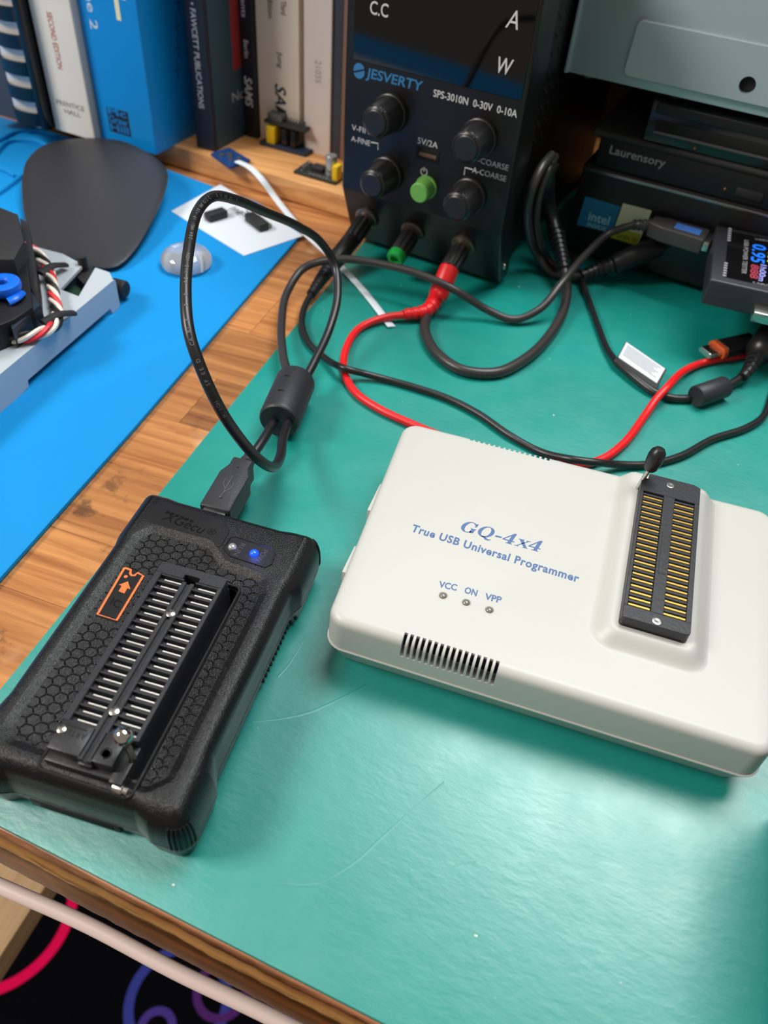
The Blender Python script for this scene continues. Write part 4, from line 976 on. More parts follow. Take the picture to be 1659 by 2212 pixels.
# its printed line, letter by letter on the sheath
camp = Vector((0, 0, CAM_H))
txt = 'HIGH  SPEED  CABLE  2.0  REVISION   28AWG/1P+28AWG/2C   E119932-T'
acc = [0.0]
for i in range(1, len(LP_)): acc.append(acc[-1] + (LP_[i] - LP_[i - 1]).length)
def near(px, py):
    best = None
    for i, p in enumerate(LP_):
        d_ = p - camp; zz = d_.dot(FW); q = (CX + F * d_.dot(RT) / zz, CY - F * d_.dot(UPV) / zz); e_ = (q[0] - px) ** 2 + (q[1] - py) ** 2
        if best is None or e_ < best[0]: best = (e_, acc[i])
    return best[1]
s0, s1 = near(481, 893), near(505, 430)
m = MB()
for i, chx in enumerate(txt):
    if chx == ' ': continue
    s_ = s0 + (s1 - s0) * (i + .5) / len(txt)
    k = max(j for j in range(len(acc)) if acc[j] <= s_); k = min(max(k, 1), len(LP_) - 2)
    T = (LP_[k + 1] - LP_[k - 1]).normalized(); p = LP_[k]; v_ = (camp - p).normalized()
    nrm_ = (v_ - T * v_.dot(T)).normalized(); yd_ = nrm_.cross(T)
    text_fit(m, chx, p + nrm_ * (D + .04) - yd_ * .6, T, yd_, None, 1.15, align='CENTER')
m.build('printed_text', mat('cable_print', (112, 112, 112), .6), lo, True, sharp=0)
# far end plug in the tester
A_, B_ = at(1405, 487, 33), Vector((TX0 - 3.0, 0, 33)); B_.y = at(1528, 523, 33).y
ax = (B_ - A_).normalized(); L = (B_ - A_).length; sd = Vector((ax.y, -ax.x, 0)); MQ = Matrix(((sd.x, ax.x, 0, A_.x), (sd.y, ax.y, 0, A_.y), (0, 0, 1, A_.z), (0, 0, 0, 1)))
m = MB(); m.prism(rpoly([(-4.5, 0), (4.5, 0), (6.6, L * .25), (7.2, L), (-7.2, L), (-6.6, L * .25)], .8, 3), -4.2, 3.6, 0.8, 3, M=MQ); p2 = m.build('usb_plug', mat('plug_grey', (62, 60, 62), .4), uc, True)
MB().box(-3.2, 3.2, L * .42, L * .88, 3.5, 3.85, 0.1, 1, M=MQ).build('blue_label', mat('label_blue', (64, 120, 205), .5), p2, True)
MB().box(-6, 6, L - .5, L + 2.9, -2.2, 2.4, 0.3, M=MQ).build('plug_shell', M_STEEL, p2, True)
m = MB(); ribbed(m, at(1368, 485, 31.5), at(1385, 486, 32.5), A_ + ax * 1, 2.6, 3.4, 4); m.build('strain_relief', mat('dusty_rubber', (50, 48, 48)), uc, True)

# banana leads
MWp = WORLD[psu]; nlw = (MWp.to_3x3() @ nl).normalized()
def post_tip(k, h_): return MWp @ (posts[k] + nl * h_)
rl = thing('red_lead', 'red banana-plug test lead leaving the power supply and passing behind the cream programmer', 'lead', tuple(at(900, 700, 0)))
t0 = post_tip('red', 16.0); t1 = at(966, 585, 9.5); t2 = at(946, 640, 6.5)
m = MB(); m.along([(0, 0), (4.4, 0), (4.9, .6), (5.0, (t2 - t0).length - 1), (4.4, (t2 - t0).length), (0, (t2 - t0).length)], t0, t2, 28); m.build('banana_plug', M_RED, rl, True)
m = MB(); ribbed(m, t2 + (t2 - t0).normalized() * -2, at(922, 670, 5), at(872, 680, 4), 4.3, 2.6, 8); m.build('strain_relief', M_RED, rl, True)
red = [(884, 679, 4), (830, 686, 3), (778, 708, 2), (748, 752, 1.8), (744, 805, 1.8), (770, 850, 1.8), (820, 884, 1.8), (880, 912, 1.8), (960, 945, 1.8), (1080, 985, 1.8), (1200, 1006, 1.8), (1290, 996, 1.8), (1345, 960, 1.8), (1395, 895, 1.9), (1418, 862, 4.2), (1440, 838, 6.6), (1475, 803, 4.0), (1515, 785, 2.0), (1560, 775, 1.8), (1610, 768, 1.8)]
m, _ = cable_mesh(red, 1.75); m.build('sheath', M_RED, rl, True)
kl = thing('black_lead', 'thin black banana-plug test lead curving past the cream programmer to the right', 'lead', tuple(at(700, 720, 0)))
t0 = post_tip('black', 15.0); t1 = at(735, 545, 9); t2 = at(712, 578, 7)
m = MB(); m.along([(0, 0), (4.2, 0), (4.6, .6), (4.6, (t2 - t0).length - 1), (4.0, (t2 - t0).length), (0, (t2 - t0).length)], t0, t2, 28); m.build('banana_plug', M_RUB, kl, True)
m = MB(); ribbed(m, t2, at(692, 606, 5), at(672, 636, 3.2), 3.9, 2.4, 8); m.build('strain_relief', M_RUB, kl, True)
blk = [(676, 630, 3.4), (660, 658, 2.4), (652, 695, 1.8), (668, 742, 1.8), (705, 776, 2.4), (745, 796, 6), (790, 808, 3.4), (835, 820, 1.9), (900, 838, 1.8), (970, 862, 1.8), (1035, 895, 1.8), (1100, 940, 1.8), (1170, 977, 1.8), (1240, 993, 6), (1290, 999, 6), (1330, 1003, 3.0), (1400, 1003, 1.8), (1470, 985, 1.8), (1540, 948, 1.8), (1610, 925, 1.8), (1648, 900, 1.8), (1668, 850, 1.8), (1690, 790, 1.8)]
m, _ = cable_mesh(blk, 1.55); m.build('sheath', M_RUB, kl, True)

# thick cable crossing under the red plug
fc = thing('thick_cable', 'thick black cable curving over the mat in front of the computer stack', 'cable', tuple(at(1060, 800, 0)))
m, _ = cable_mesh([(930, 664, 2.6), (922, 685, 2.6), (918, 715, 2.6), (945, 765, 2.6), (1000, 800, 2.6), (1070, 805, 2.6), (1135, 775, 2.6), (1190, 720, 2.6), (1220, 660, 4), (1224, 610, 8), (1217, 575, 12)], 2.5); m.build('sheath', mat('dusty_rubber', (50, 48, 48)), fc, True)
m = MB(); ribbed(m, at(1219, 582, 11.5), at(1210, 540, 16), at(1200, 502, 21), 3.2, 4.6, 8); m.build('strain_relief', M_RUB, fc, True)
m, _ = cable_mesh([(1200, 502, 21), (1192, 470, 26), (1184, 430, 36), (1183, 395, 47), (1185, 372, 53), (1196, 350, 58)], 3.6); m.build('grip', M_RUB, fc, True)
# coil hanging beside the power supply and its plug at the computer front
cc = thing('coiled_cable', 'black cable loops hanging between the power supply and the mini computer', 'cable', tuple(at(1170, 560, 0)))
m, _ = cable_mesh([(1192, 335, 62), (1170, 362, 60), (1150, 405, 53), (1140, 450, 42), (1143, 505, 25), (1160, 550, 10), (1190, 588, 3), (1235, 598, 3), (1262, 594, 5)], 2.2); m.build('sheath', mat('dusty_rubber', (50, 48, 48)), cc, True)
m, _ = cable_mesh([(1200, 338, 58), (1182, 372, 55), (1165, 420, 45), (1158, 470, 33), (1165, 520, 19), (1185, 562, 6), (1215, 590, 3)], 2.0); m.build('sheath', mat('dusty_rubber', (50, 48, 48)), cc, True)
m = MB(); ribbed(m, at(1255, 596, 5), at(1290, 583, 7), at(1330, 570, 11), 3.0, 4.4, 6); m.build('strain_relief', M_RUB, cc, True)
m = MB(); m.along([(0, 0), (4.4, 0), (5.0, .8), (5.4, 6), (5.6, 24), (5.0, 25.5), (3, 26), (2.8, 30), (0, 30)], at(1325, 572, 11), at(1425, 531, 21), 24); m.build('barrel_plug', M_BLK, cc, True)

# cable with a folded label, a ferrite and an elbow plug
tg = thing('tagged_cable', 'black cable with a white printed label tag and a small ferrite sleeve', 'cable', tuple(at(1400, 850, 0)))
m, _ = cable_mesh([(1205, 545, 4), (1232, 552, 4), (1250, 588, 4), (1268, 638, 2.2), (1290, 700, 1.9), (1312, 755, 2.2), (1330, 780, 3.2)], 1.55); m.build('sheath', M_RUB, tg, True)
m, _ = cable_mesh([(1330, 780, 3.2), (1370, 815, 3), (1415, 848, 2.2), (1450, 860, 1.9), (1490, 861, 1.9), (1510, 856, 2.4), (1570, 834, 3.2), (1600, 815, 4.2), (1618, 795, 6)], 1.9); m.build('sheath', M_RUB, tg, True)
c_ = [at(1352, 737, 9), at(1328, 783, 3.5), at(1415, 845, 2.8)]; c_.append(c_[0] + c_[2] - c_[1])
m = MB(); nn_ = (c_[2] - c_[1]).cross(c_[0] - c_[1]).normalized(); nn_ = nn_ if nn_.z > 0 else -nn_
m.loft([[p - nn_ * .9 for p in c_], [p for p in c_]]); tag_ = m.build('label_tag', M_BLKMATTE, tg, True)
def tl(u, v): return c_[0].lerp(c_[3], u).lerp(c_[1].lerp(c_[2], u), v)
m = MB(); q = [tl(.02, .02), tl(.02, .74), tl(.96, .70), tl(.98, .02)]; m.loft([[p for p in q], [p + nn_ * .12 for p in q]]); m.build('white_label', mat('label_white', (206, 214, 220), .5), tag_, True)
m = MB()
for i in range(7):
    v_ = .10 + i * .07; q = [tl(.07, v_), tl(.07, v_ + .025), tl(.9 - .06 * (i % 3), v_ + .025), tl(.9 - .06 * (i % 3), v_)]; m.loft([[p + nn_ * .1 for p in q], [p + nn_ * .16 for p in q]])
m.build('printed_lines', mat('label_print', (110, 116, 122), .6), tag_, True)
m = MB(); m.along([(0, .3), (4.6, 0), (5.0, .6), (5.0, 17.4), (4.6, 18), (0, 17.7)], at(1503, 857, 5.0), at(1572, 833, 5.0), 28); m.build('ferrite_core', mat('ferrite_black', (38, 39, 44)), tg, True)
m = MB(); ribbed(m, at(1604, 815, 5), at(1618, 797, 6.5), at(1632, 772, 8), 2.4, 4.0, 5); m.build('strain_relief', M_RUB, tg, True)
m = MB(); p = at(1645, 755, 8); m.sphere(p, 7.2, sz=1.05); m.along([(0, 0), (6.8, 0), (6.6, 12), (4, 14), (0, 14)], p, at(1672, 712, 13), 24); m.build('elbow_plug', M_RUB, tg, True)
m = MB(); m.along([(0, 0), (4.6, 0), (4.6, 8), (0, 8)], at(1666, 722, 12.2), at(1690, 690, 14), 20); m.build('plug_barrel', mat('tan_brass', (150, 120, 92), .4, .6), tg, True)

# usb-c plug with an orange ring
uq = thing('usb_c_plug', 'black usb-c plug with an orange ring and bare steel tip', 'plug', tuple(at(1545, 770, 0)))
A_, B_ = at(1522, 762, 5.4), at(1640, 735, 5.4); ax = (B_ - A_); ax.z = 0; ax.normalize(); sd = Vector((ax.y, -ax.x, 0)); MQ = Matrix(((sd.x, ax.x, 0, A_.x), (sd.y, ax.y, 0, A_.y), (0, 0, 1, A_.z), (0, 0, 0, 1)))
def stad(w, h_, n=8): return rpoly([(-w, -h_), (w, -h_), (w, h_), (-w, h_)], h_ * .95, n)
def ypr(mm, poly, y0, y1, bev=.2): return mm.prism(poly, y0, y1, bev, 2, M=MQ @ Matrix(((1, 0, 0, 0), (0, 0, 1, 0), (0, 1, 0, 0), (0, 0, 0, 1))))
ypr(MB(), stad(4.2, 1.5), 0, 8).build('steel_tip', M_STEEL, uq, True)
ypr(MB(), stad(5.7, 3.0), 7, 9.6).build('orange_ring', mat('orange_ring', (206, 84, 26), .45), uq, True)
ypr(MB(), stad(5.6, 3.0), 9.5, 30, .6).build('grip', M_BLK, uq, True)
m = MB(); m.tube([MQ @ Vector((0, 29, 0)), MQ @ Vector((0, 40, -2)), MQ @ Vector((4, 60, -3.6))], 1.8, 12); m.build('sheath', M_RUB, uq, True)
# ------------------------------------------------------------------ plank with books
SA = -7.2; SP = (-287.3, 437.6); PT = 11.0
def sline(x): return SP[1] + (x - SP[0]) * math.tan(R(SA))
sh = thing('wooden_plank', 'pale wooden plank along the back of the workbench carrying the books', 'plank', (-300, sline(-300) + 80, -2.2), SA)
m = MB(); m.prism([(-520, sline(-520)), (-150, sline(-150)), (-150, sline(-150) + 200), (-520, sline(-520) + 200)], -2.12, PT, 0.8, 2); m.build('board', M_PINE, sh, True)

M_PAGE = mat('page_edges', (222, 208, 184), .8, var=.1, vscale=1500, stretch=(1, 1, .02))
def book(name, label, px_left, px_right, yfront, height, depth, colr, round_=0.0, x0=None, x1=None, lean=0, rough=.5, group='books on the plank'):
    xa, xb = x0, x1
    o = thing(name, label, 'book', (xa, yfront, PT), SA, group)
    w = (xb - xa) / math.cos(R(SA))
    cov = mat('cover_' + '_'.join(map(str, colr)), colr, rough, var=.06, vscale=40)
    m = MB(); t_ = 1.2
    spine = rpoly([(0, 0), (w, 0), (w, 2.0), (0, 2.0)], [max(.4, round_), max(.4, round_), 0, 0], 5)
    m.prism(spine, 0, height); m.box(0, t_, 1.8, depth, 0, height); m.box(w - t_, w, 1.8, depth, 0, height)
    cv = m.build('cover', cov, o)
    MB().box(t_, w - t_, 2.2, depth - 3, 1.2, height - 3).build('page_block', M_PAGE, o)
    def face(px, py):
        u, z = on_face(px, py, (xa, yfront), SA); return u, z - PT
    return o, cv, face, w
DN = (0, 0, -1)
def stext(cv, body, p0, p1, H, colr, nm, down=True, bold=.008, shear=0.0, y=-0.12):
    (u0, z0), (u1, z1) = p0, p1; mm = MB()
    if down: text_fit(mm, body, (u0, y, z0), DN, FX, abs(z0 - z1), H, bold=bold, shear=shear)
    else: text_fit(mm, body, (u0, y, z0), FX, FZ, abs(u1 - u0), H, bold=bold, shear=shear)
    return mm.build('spine_text', mat(nm, colr, .6), cv, sharp=0)

# comb-bound manual
o = thing('comb_bound_manual', 'navy comb-bound manual at the far left of the book row', 'book', (-409, 425, PT), SA, 'books on the plank')
MB().box(0, 3, 4, 150, 0, 210).build('cover', mat('navy_card', (28, 40, 62), .5), o)
MB().box(3, 27, 4, 150, 1, 208).build('page_block', M_PAGE, o)
MB().box(27, 31, 4, 150, 0, 210).build('cover', mat('navy_card', (28, 40, 62)), o)
MB().box(0, 30, 2.6, 4.6, 0, 210).build('spine_card', mat('grey_card', (62, 66, 74), .5), o)
MB().box(31, 53, 0.6, 8, 0, 205, 1).build('inner_pages', mat('white_comb', (226, 224, 222), .6), o)
MB().box(51.5, 56, -1.6, 8, 0, 205, 1.5).build('comb_spine', M_BLKGLOSS, o)
u, z_, = on_face(60, 190, (-409, 425), SA)
for i in range(14):
    zc = 2 + i * 14.2
    mm = MB(); pr = [(30.2, 5), (30.6, 1.5), (33, -1.6), (42, -3.2), (50, -1.6), (53, 1), (55.2, 5)]
    P_ = catmull([(a, b, zc) for a, b in pr], 2); mm.loft([[(p.x, p.y, zc), (p.x, p.y, zc + 7.6), (p.x, p.y + 1.2, zc + 7.6), (p.x, p.y + 1.2, zc)] for p in P_]); mm.build('comb_ring', M_BLKGLOSS, o)

o, cv, fc_, w = book('white_textbook', 'off-white textbook with red SECOND EDITION lettering, left of the thick blue book', 0, 0, 424, 215, 150, (238, 230, 214), 4, x0=-352.0, x1=-321.2)
a, b = fc_(122, 30), fc_(152, 155); stext(cv, 'SECOND EDITION', (w * .40, a[1]), (0, b[1]), 3.6, (190, 84, 60), 'brick_print', bold=0.01)
a = fc_(143, 230); stext(cv, 'PRENTICE', (w * .18, a[1]), (w * .86, 0), 2.8, (110, 104, 98), 'grey_spine_print', False, 0); a = fc_(160, 250); stext(cv, 'HALL', (w * .34, a[1]), (w * .74, 0), 2.8, (110, 104, 98), 'grey_spine_print', False, 0)
o, cv, fc_, w = book('thick_blue_book', 'thick bright-blue textbook standing in the book row', 0, 0, 425, 225, 150, (0, 140, 216), .6, x0=-320.3, x1=-279, rough=.4)
a, b = fc_(183, 0), fc_(190, 60); stext(cv, 'Volume 2', (w * .17, a[1] + 28), (0, b[1]), 5.2, (206, 226, 238), 'pale_spine_print')
a = fc_(240, 38); stext(cv, 'T', (w * .52, a[1]), (w * .84, 0), 12, (240, 236, 190), 'cream_spine_print', False, .02)
a, b = fc_(235, 224), fc_(312, 308)
mm = MB(); mm.box(w * .20, w * .58, -.1, .05, b[1] + 1, a[1] - 2); lg = mm.build('logo_block', mat('black_print', (16, 20, 26), .6), cv)
for i, tx_ in enumerate(('Mc', 'Graw', 'Hill')):
    mm = MB(); zt = a[1] - 2 - (i + 1) * (a[1] - b[1] - 3) / 3 + 1; text_fit(mm, tx_, (w * .22, -.16, zt), FX, FZ, w * .33, 4.0, bold=.02); mm.build('logo_text', mat('cover_blue_print', (18, 128, 204), .4), lg, sharp=0)
# faint circuit drawing on its side cover
mm = MB(); rn = random.Random(5)
for i in range(8):
    y_, z_ = 14 + rn.uniform(0, 22), 40 + i * 11; mm.box(w - .02, w + .06, y_, y_ + .5, z_ - 6, z_ + 5); mm.box(w - .02, w + .06, y_ - 2.5, y_ + 3, z_ - .25, z_ + .25)
mm.build('cover_drawing', mat('navy_print', (12, 46, 84), .5), cv)
o, cv, fc_, w = book('black_paperback', 'black booklet with white FAWCETT PUBLICATIONS spine lettering', 0, 0, 441.5, 210, 145, (28, 32, 42), .5, x0=-263.8, x1=-250.6)
a, b = fc_(410, 0), fc_(438, 235); stext(cv, 'CITY 051 \u2022 FAWCETT PUBLICATIONS', (w * .34, a[1] + 18), (0, b[1]), 3.6, (200, 204, 206), 'white_spine_print', bold=.01)
sc_ = MB().box(w - .3, w + .12, 3, 144, 0.3, 209.5).build('side_cover', mat('teal_cover', (40, 70, 86), .45), o)
def side_at(px, py):
    P0 = WORLD[o] @ Vector((w, 0, 0)); a_ = R(SA); n = Vector((math.cos(a_), math.sin(a_), 0)); c0_ = Vector((0, 0, CAM_H)); d_ = ray(px, py); t_ = (P0 - c0_).dot(n) / d_.dot(n); q_ = WORLD[o].inverted() @ (c0_ + d_ * t_); return q_.y, q_.z
a, b = side_at(502, 222), side_at(530, 215); mm = MB(); text_fit(mm, 'No. 1', (w + .16, a[0], a[1]), (0, 1, 0), FZ, 22, 5.5); mm.build('cover_text', mat('dim_spine_print', (170, 176, 178), .6), sc_, sharp=0)
a, b = side_at(495, 20), side_at(514, 148); mm = MB(); mm.box(w + .05, w + .22, min(a[0], b[0]) , min(a[0], b[0]) + 14, b[1], 205, .05, 1); mm.build('red_band', mat('red_band', (150, 44, 48), .5), sc_)
o, cv, fc_, w = book('slim_black_book', 'slim black paperback with silver SAMS lettering beside the white book', 0, 0, 472, 195, 130, (20, 20, 24), .5, x0=-246.2, x1=-237)
a, b = fc_(533, 165), fc_(543, 232); stext(cv, 'SAMS', (w * .2, a[1]), (0, b[1]), 5.2, (206, 206, 204), 'white_spine_print', shear=.2, bold=.02); a, b = fc_(522, 0), fc_(529, 38); stext(cv, 'Elements', (w * .25, a[1] + 12), (0, b[1]), 3.2, (206, 206, 204), 'white_spine_print'); a, b = fc_(528, 86), fc_(532, 125); stext(cv, 'Berlin', (w * .3, a[1]), (0, b[1]), 3, (206, 206, 204), 'white_spine_print')
o, cv, fc_, w = book('white_sams_book', 'aged white paperback with dark SAMS spine lettering', 0, 0, 474, 200, 135, (226, 212, 192), .5, x0=-236.4, x1=-207.6)
a, b = fc_(596, 180), fc_(612, 282); stext(cv, 'SAMS', (w * .42, a[1]), (0, b[1]), 7.2, (24, 42, 48), 'ink_spine_print', shear=.25, bold=.02)
a, b = fc_(602, 0), fc_(612, 32); stext(cv, 'Third', (w * .60, a[1]), (0, b[1]), 3.4, (40, 40, 42), 'dark_spine_print'); a, b = fc_(588, 0), fc_(594, 42); stext(cv, 'Edition', (w * .30, a[1] + 3), (0, b[1]), 3.4, (40, 40, 42), 'dark_spine_print'); a, b = fc_(604, 112), fc_(608, 148); stext(cv, 'Jung', (w * .50, a[1]), (0, b[1]), 3.2, (40, 40, 42), 'dark_spine_print')
o, cv, fc_, w = book('thin_red_book', 'very thin dark red booklet between the two pale books', 0, 0, 475.5, 185, 130, (110, 18, 22), .2, x0=-206.9, x1=-204.7)
o, cv, fc_, w = book('grey_book', 'plain greyish-pink paperback with the number 21035', 0, 0, 469, 205, 135, (214, 200, 190), .5, x0=-204.1, x1=-186)
a, b = fc_(686, 130), fc_(690, 180); stext(cv, '21035', (w * .42, a[1]), (0, b[1]), 4, (150, 142, 136), 'faint_spine_print', bold=0)
o, cv, fc_, w = book('dark_narrow_book', 'narrow charcoal book next to the power supply', 0, 0, 468, 205, 135, (52, 54, 62), .4, x0=-185.6, x1=-179.4)
o, cv, fc_, w = book('brown_narrow_book', 'narrow brown book, last in the row before the power supply', 0, 0, 466, 205, 135, (126, 92, 70), .4, x0=-179.0, x1=-171)

# ------------------------------------------------------------------ small electronics on the plank
M_PCB = mat('dark_board', (40, 44, 44), .5); M_GREY = mat('solder_grey', (120, 120, 118), .35, .7)
cb = thing('relay_board', 'small stacked circuit board with a yellow part, standing before the aged white book', 'circuit board', tuple(at(625, 318, PT)), SA)
c_ = at(622, 320, PT); Mw = TR(c_) @ RZ(SA)
MB().box(-17, 16, -6, 10, 0, 2.0, .2, M=Mw).build('board', mat('board_blue', (38, 48, 70), .5), cb, True)
MB().box(-15, 14, -3, 10, 13, 15, .2, M=Mw).build('upper_board', M_PCB, cb, True)
MB().box(-12.5, -6.5, -5.0, 1, 2, 12, .4, M=Mw).build('yellow_block', M_YEL, cb, True)
for x_ in (-1.5, 5): MB().lathe([(3.2, 2), (3.2, 11), (2.8, 11.6), (0, 11.6)], 20, Mw @ TR((x_, 0, 0))).build('capacitor', M_BLKGLOSS, cb, True)
MB().box(-13, -3, -2, 9, 14.9, 19, .3, M=Mw).build('metal_can', M_GREY, cb, True)
mm = MB()
for i in range(7): mm.cyl(Mw @ Vector((0.5 + i * 2, 0, 14)), Mw @ Vector((.5 + i * 2, 0, 18.5)), .5, 8)
mm.build('pin_row', M_GREY, cb, True)
mm = MB(); mm.sphere(Mw @ Vector((17, 6, 14.5)), 3.4, sy=.6); mm.build('round_component', M_BLK, cb, True)
cb = thing('converter_board', 'small circuit board with a silver capacitor beside the power supply', 'circuit board', tuple(at(690, 385, PT)), SA)
c_ = at(684, 380, PT); Mw = TR(c_) @ RZ(SA)
MB().box(-13, 15.5, -5, 11, 0, 1.6, .2, M=Mw).build('board', M_PCB, cb, True)
MB().lathe([(3.5, 1.5), (3.6, 2.5), (3.3, 3.2), (3.5, 4), (3.5, 12), (3.1, 12.6), (0, 12.4)], 24, Mw @ TR((7.6, 4, 0))).build('capacitor', mat('silver_can', (196, 198, 202), .3, .8), cb, True)
MB().box(12.2, 15.6, -3.5, 3, 1.5, 10, .4, M=Mw).build('yellow_block', M_YEL, cb, True)
for i in range(6):
    MB().sphere(Mw @ Vector((-2 + i * 2.2, -3.6, 1.8)), .8, u=10, v=6).build('solder_joint', M_GREY, cb, True)
for i in range(5):
    mm = MB(); mm.tube([Mw @ Vector((-9 + math.cos(t) * 1.4, -2 + i * 2.2 + t * .12, 3 + math.sin(t) * 1.4)) for t in [k * .5 for k in range(14)]], .28, 6, raw=True); mm.build('coil_turn', M_GREY, cb, True)
MB().box(-5, 3, 1, 8, 1.5, 4, .2, M=Mw).build('chip', M_BLKMATTE, cb, True)

bp_ = thing('blue_sensor_board', 'tiny blue circuit board on the plank edge with a white ribbon', 'circuit board', tuple(at(500, 345, PT)))
q = [at(455, 331, PT + 1.6), at(497, 361, PT + 1.6), at(541, 345, PT + 2.4), at(494, 318, PT + 2.4)]
m = MB(); m.loft([[p - Vector((0, 0, 1.4)) for p in q], [p for p in q]]); m.build('board', mat('sensor_blue', (22, 62, 118), .4), bp_, True)
def bl_(u, v): return q[0].lerp(q[3], u).lerp(q[1].lerp(q[2], u), v)
for u, v, s_ in ((.3, .3, 1.6), (.35, .7, 1.3), (.6, .4, 1.9), (.7, .75, 1.5), (.5, .55, 1.1)):
    p = bl_(u, v); MB().box(p.x - s_, p.x + s_, p.y - s_ * .7, p.y + s_ * .7, p.z - .1, p.z + .8, .2).build('component', M_GREY, bp_, True)
rb = MB(); P_ = rb.tube([at(512, 348, PT + 3), at(540, 362, PT + 3.5), at(566, 388, PT + .5), at(592, 424, 4), at(622, 462, 1.6), at(660, 505, .9), at(720, 560, .8), at(780, 622, .8), at(846, 706, .9)], 2.2, 10, flat=(1, .14)); rb.build('ribbon', mat('white_ribbon', (222, 232, 240), .5), bp_, True)

# ------------------------------------------------------------------ dark rounded pad leaning at the back of the blue mat
def tilt(px, py):
    z = 5.0
    for _ in range(12): p = at(px, py, z); z = 2.2 + max(0, p.y - 299) * 0.115
    return at(px, py, z)
P_ = [tilt(*p) for p in ((46, 395), (58, 345), (95, 312), (150, 300), (210, 297), (265, 304), (318, 328), (350, 352), (362, 372), (358, 405), (340, 450), (315, 500), (285, 545), (255, 572), (225, 578), (190, 570), (140, 550), (85, 540), (62, 500), (50, 450))]
cc_ = sum(P_, Vector()) / len(P_)
ring = catmull(P_ + [P_[0]], 5)[:-1]
n_ = Vector((0, -.115, 1)).normalized()
m = MB(); 
def sc(k, dz): return [cc_ + (p - cc_) * k + n_ * dz for p in ring]
m.loft([sc(.985, -1.6), sc(1.0, -1.2), sc(1.0, -.3), sc(.985, 0.05), sc(.9, .25), sc(.5, -.2), sc(.1, -.4)])
m.build('dark_pad', mat('charcoal_rubber', (44, 44, 48), .4, bump=.25, bscale=700), label='charcoal rounded pad leaning on the books at the back of the blue mat', cat='pad')

# ------------------------------------------------------------------ clear puck, paper with parts
pk = at(403, 565, 2); 
m = MB(); m.lathe([(0, 0.05), (11.2, .05), (12.8, 1.4), (13.2, 3.2), (12.6, 5.2), (11.0, 7.2), (8.0, 8.9), (4, 9.8), (0, 10)], 40, TR((pk.x, pk.y, 0)))
glass = mat('clear_glass', (235, 242, 250), .04, trans=.8, ior=1.49)
m.build('clear_puck', glass, label='clear glassy round puck lying on the blue mat', cat='puck', sharp=30)
q = [at(370, 456, .3), at(527, 552, .3), at(655, 509, .3), at(476, 398, .3)]
m = MB(); m.loft([[p - Vector((0, 0, .28)) for p in q], [p for p in q]]); m.build('white_card', M_WHITEP, label='white card sheet on the corner of the blue mat', cat='card', sharp=0)
for i, (pa, pb) in enumerate((((448, 478), (487, 466)), ((538, 474), (572, 500)))):
    a, b = at(*pa, .3), at(*pb, .3); ang = math.degrees(math.atan2(b.y - a.y, b.x - a.x)); L = (b - a).length
    o = thing('small_component', ('small black component nearer the left corner of the white card', 'small black component at the right of the white card')[i], 'component', tuple((a + b) / 2), ang, 'loose components on the card')
    MB().box(-L / 2, L / 2, -3, 3, 0, 4.4, .6).build('body', M_BLKMATTE, o)
    MB().box(-L / 2 + 1, L / 2 - 1, 3, 5.5, .2, 2.4, .3).build('tab', M_GREY, o)
    for s_ in (-1.6, 0, 1.6):
        mm = MB(); sg = 1 if i == 0 else -1; mm.tube([(sg * L / 2, s_, 1.2), (sg * (L / 2 + 5), s_ * 1.4, 1.8), (sg * (L / 2 + 10), s_ * 2.2 + 1, .5)], .32, 6); mm.build('wire', M_GREY, o)

# ------------------------------------------------------------------ opened disk drive at left
dv = thing('disk_drive', 'opened grey metal disk drive with twisted red and white wires', 'disk drive', (-260, 220, 0))
M_DR = mat('galvanised_steel', (184, 194, 202), .42, .15, bump=.06, bscale=300)
DX = -218.3; HT = 15.0
sk = [(150, 0), (206.5, 0), (211.5, .4), (212.2, 3.4), (273.5, 3.4), (274.6, 0.2), (279.4, 0), (281, 1.5), (281.2, HT - 1), (280.2, HT), (150, HT)]
m = MB(); m.prism(sk, DX - 1.4, DX, 0, M=YZX); m.build('side_wall', M_DR, dv, True)
def tp(px, py, z=HT): p = at(px, py, z); return (p.x, p.y)
top = [(-330, 150), (DX - 1.4, 150), (DX - 1.4, 281), tp(236, 588), tp(206, 578), tp(170, 640), tp(130, 625), tp(180, 572), tp(135, 548), tp(92, 537), (-330, 297)]
m = MB(); m.prism(top, HT - 1.4, HT); m.build('top_plate', M_DR, dv, True)
q = [tp(182, 573, 8), tp(208, 580, 8), tp(170, 650, 8), tp(120, 640, 8)]; m = MB(); m.prism(q, 6, 8); m.build('green_board', mat('board_green', (34, 62, 40), .5), dv, True)
MB().prism([tp(185, 560, 12), tp(210, 590, 12), tp(182, 612, 12), tp(160, 590, 12)], 8, 12, .3).build('black_connector', M_BLKMATTE, dv, True)
p = at(178, 566, 16); MB().cyl(p - Vector((0, 0, 6)), p + Vector((0, 0, 3)), 2.2).build('black_post', M_BLKMATTE, dv, True)
p = at(262, 632, 6); MB().along([(0, 0), (3.8, 0), (4.2, .6), (4.2, 6.5), (3.6, 7.2), (0, 7.2)], p + Vector((-6.5, 3, 0)), p + Vector((1.5, 3, 0))).build('side_knob', M_BLKMATTE, dv, True)
def pp(z, *pts): return [tuple(at(a, b, z)[:2]) for a, b in pts]
MB().prism(pp(34, (-70, 425), (-70, 560), (30, 560), (52, 520), (38, 462), (0, 447))[::1], HT - 1, 34, .6, 2).build('carriage_cover', M_BLKMATTE, dv, True)
MB().prism(pp(26, (30, 556), (-70, 590), (-70, 730), (30, 690), (70, 664), (62, 590), (52, 540)), HT - 1, 26, .6, 2).build('carriage', M_BLK, dv, True)
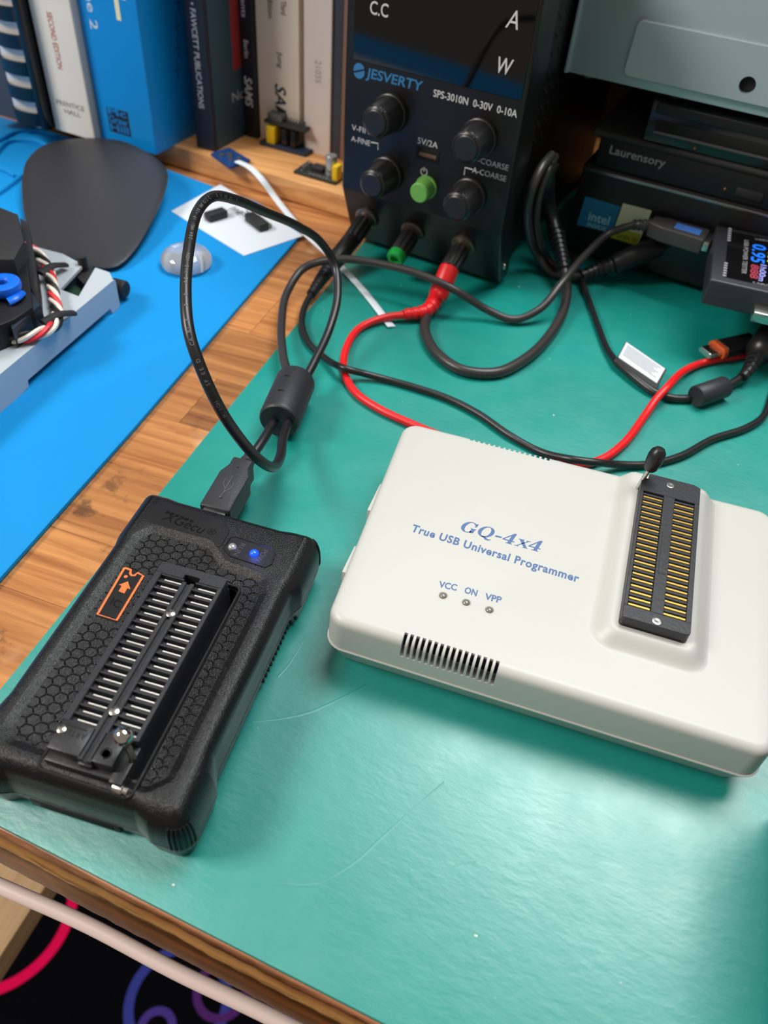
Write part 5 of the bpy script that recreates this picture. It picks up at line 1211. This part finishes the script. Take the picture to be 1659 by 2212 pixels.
MB().prism(pp(24, (42, 470), (52, 530), (66, 620), (84, 660), (80, 600), (72, 540), (60, 480)), HT - 1, 24, .4, 2).build('guide_rail', M_BLKMATTE, dv, True)
MB().prism(pp(24, (10, 672), (26, 712), (88, 658), (64, 622)), HT - 1, 24, .6, 2).build('motor_block', mat('blue_black', (24, 40, 56), .35), dv, True)
M_HUB = mat('hub_blue', (8, 104, 226), .35)
p = at(4, 612, 31); MB().lathe([(2.4, 25 - 31), (2.4, .2), (3, .9), (5.2, 1.2), (7.2, .6), (7.6, -.6), (7.4, -2.2), (4, -3), (4, -6)], 36, TR(p)).build('blue_hub', M_HUB, dv, True)
MB().lathe([(0, 0), (2.3, 0), (2.3, 3.2), (1.6, 3.4), (1.4, 2.4), (0, 2.4)], 20, TR(p - Vector((0, 0, 3.5)))).build('hub_core', mat('hub_dark', (8, 66, 150), .4), dv, True)
m = MB(); m.tube([at(18, 652, 27), at(32, 645, 27.5), at(44, 634, 27)], 2.6, 12, flat=(1, .6)); m.build('blue_arm', M_HUB, dv, True)
path = catmull([at(52, 532, 22), at(78, 545, 20), at(100, 574, 18), at(112, 612, 18), at(118, 648, 18), at(124, 680, 18), at(118, 702, 18), at(96, 716, 18), at(60, 728, 18), at(20, 730, 17.4), at(-30, 722, 17)], .8)
for k_, (nm, colr) in enumerate((('wire_white', (232, 224, 212)), ('wire_red', (214, 36, 50)), ('wire_white', (232, 224, 212)), ('wire_black', (20, 20, 22)))):
    W_ = []
    for i, p in enumerate(path):
        T = (path[min(i + 1, len(path) - 1)] - path[max(0, i - 1)]).normalized(); N = T.cross(Vector((0, 0, 1))).normalized(); B = Vector((0, 0, 1))
        a = i * .22 + k_ * math.pi / 2; W_.append(p + N * math.cos(a) * 1.7 + B * math.sin(a) * 1.5)
    mm = MB(); mm.tube(W_, 1.0, 8, raw=True); mm.build('wire', mat(nm, colr, .45), dv, True)
for pa, pb in (((86, 590), (142, 572)), ((92, 697), (160, 676))):
    a, b = at(*pa, 20), at(*pb, 17); mm = MB(); mm.tube([a, a.lerp(b, .5) + Vector((0, 0, 1.5)), b], 2.2, 8, flat=(1, .5)); mm.build('wire_clip', M_BLKMATTE, dv, True)

# dust specks lying on the mats
dust = thing('dust_specks', 'tiny pale dust specks scattered over the green mat', 'dust', (0, 150, 0), kind='stuff')
m = MB(); rn = random.Random(9)
for i in range(46):
    x, y = rn.uniform(-130, 120), rn.uniform(60, 400); s_ = rn.choice((.18, .22, .3, .5)); m.box(x, x + s_ * rn.uniform(.6, 1.6), y, y + s_, 0, .12)
for px, py in ((1121, 620), (1196, 897), (1085, 815), (842, 1047), (375, 1912)):
    p = at(px, py, 0); m.box(p.x - .4, p.x + .4, p.y - .3, p.y + .3, 0, .2, .1, 1)
bpy.data.objects.remove(dust)
m.build('dust_specks', mat('dust', (200, 216, 205), .8), label='tiny pale dust specks scattered over the green mat', cat='dust', kind='stuff', sharp=0)
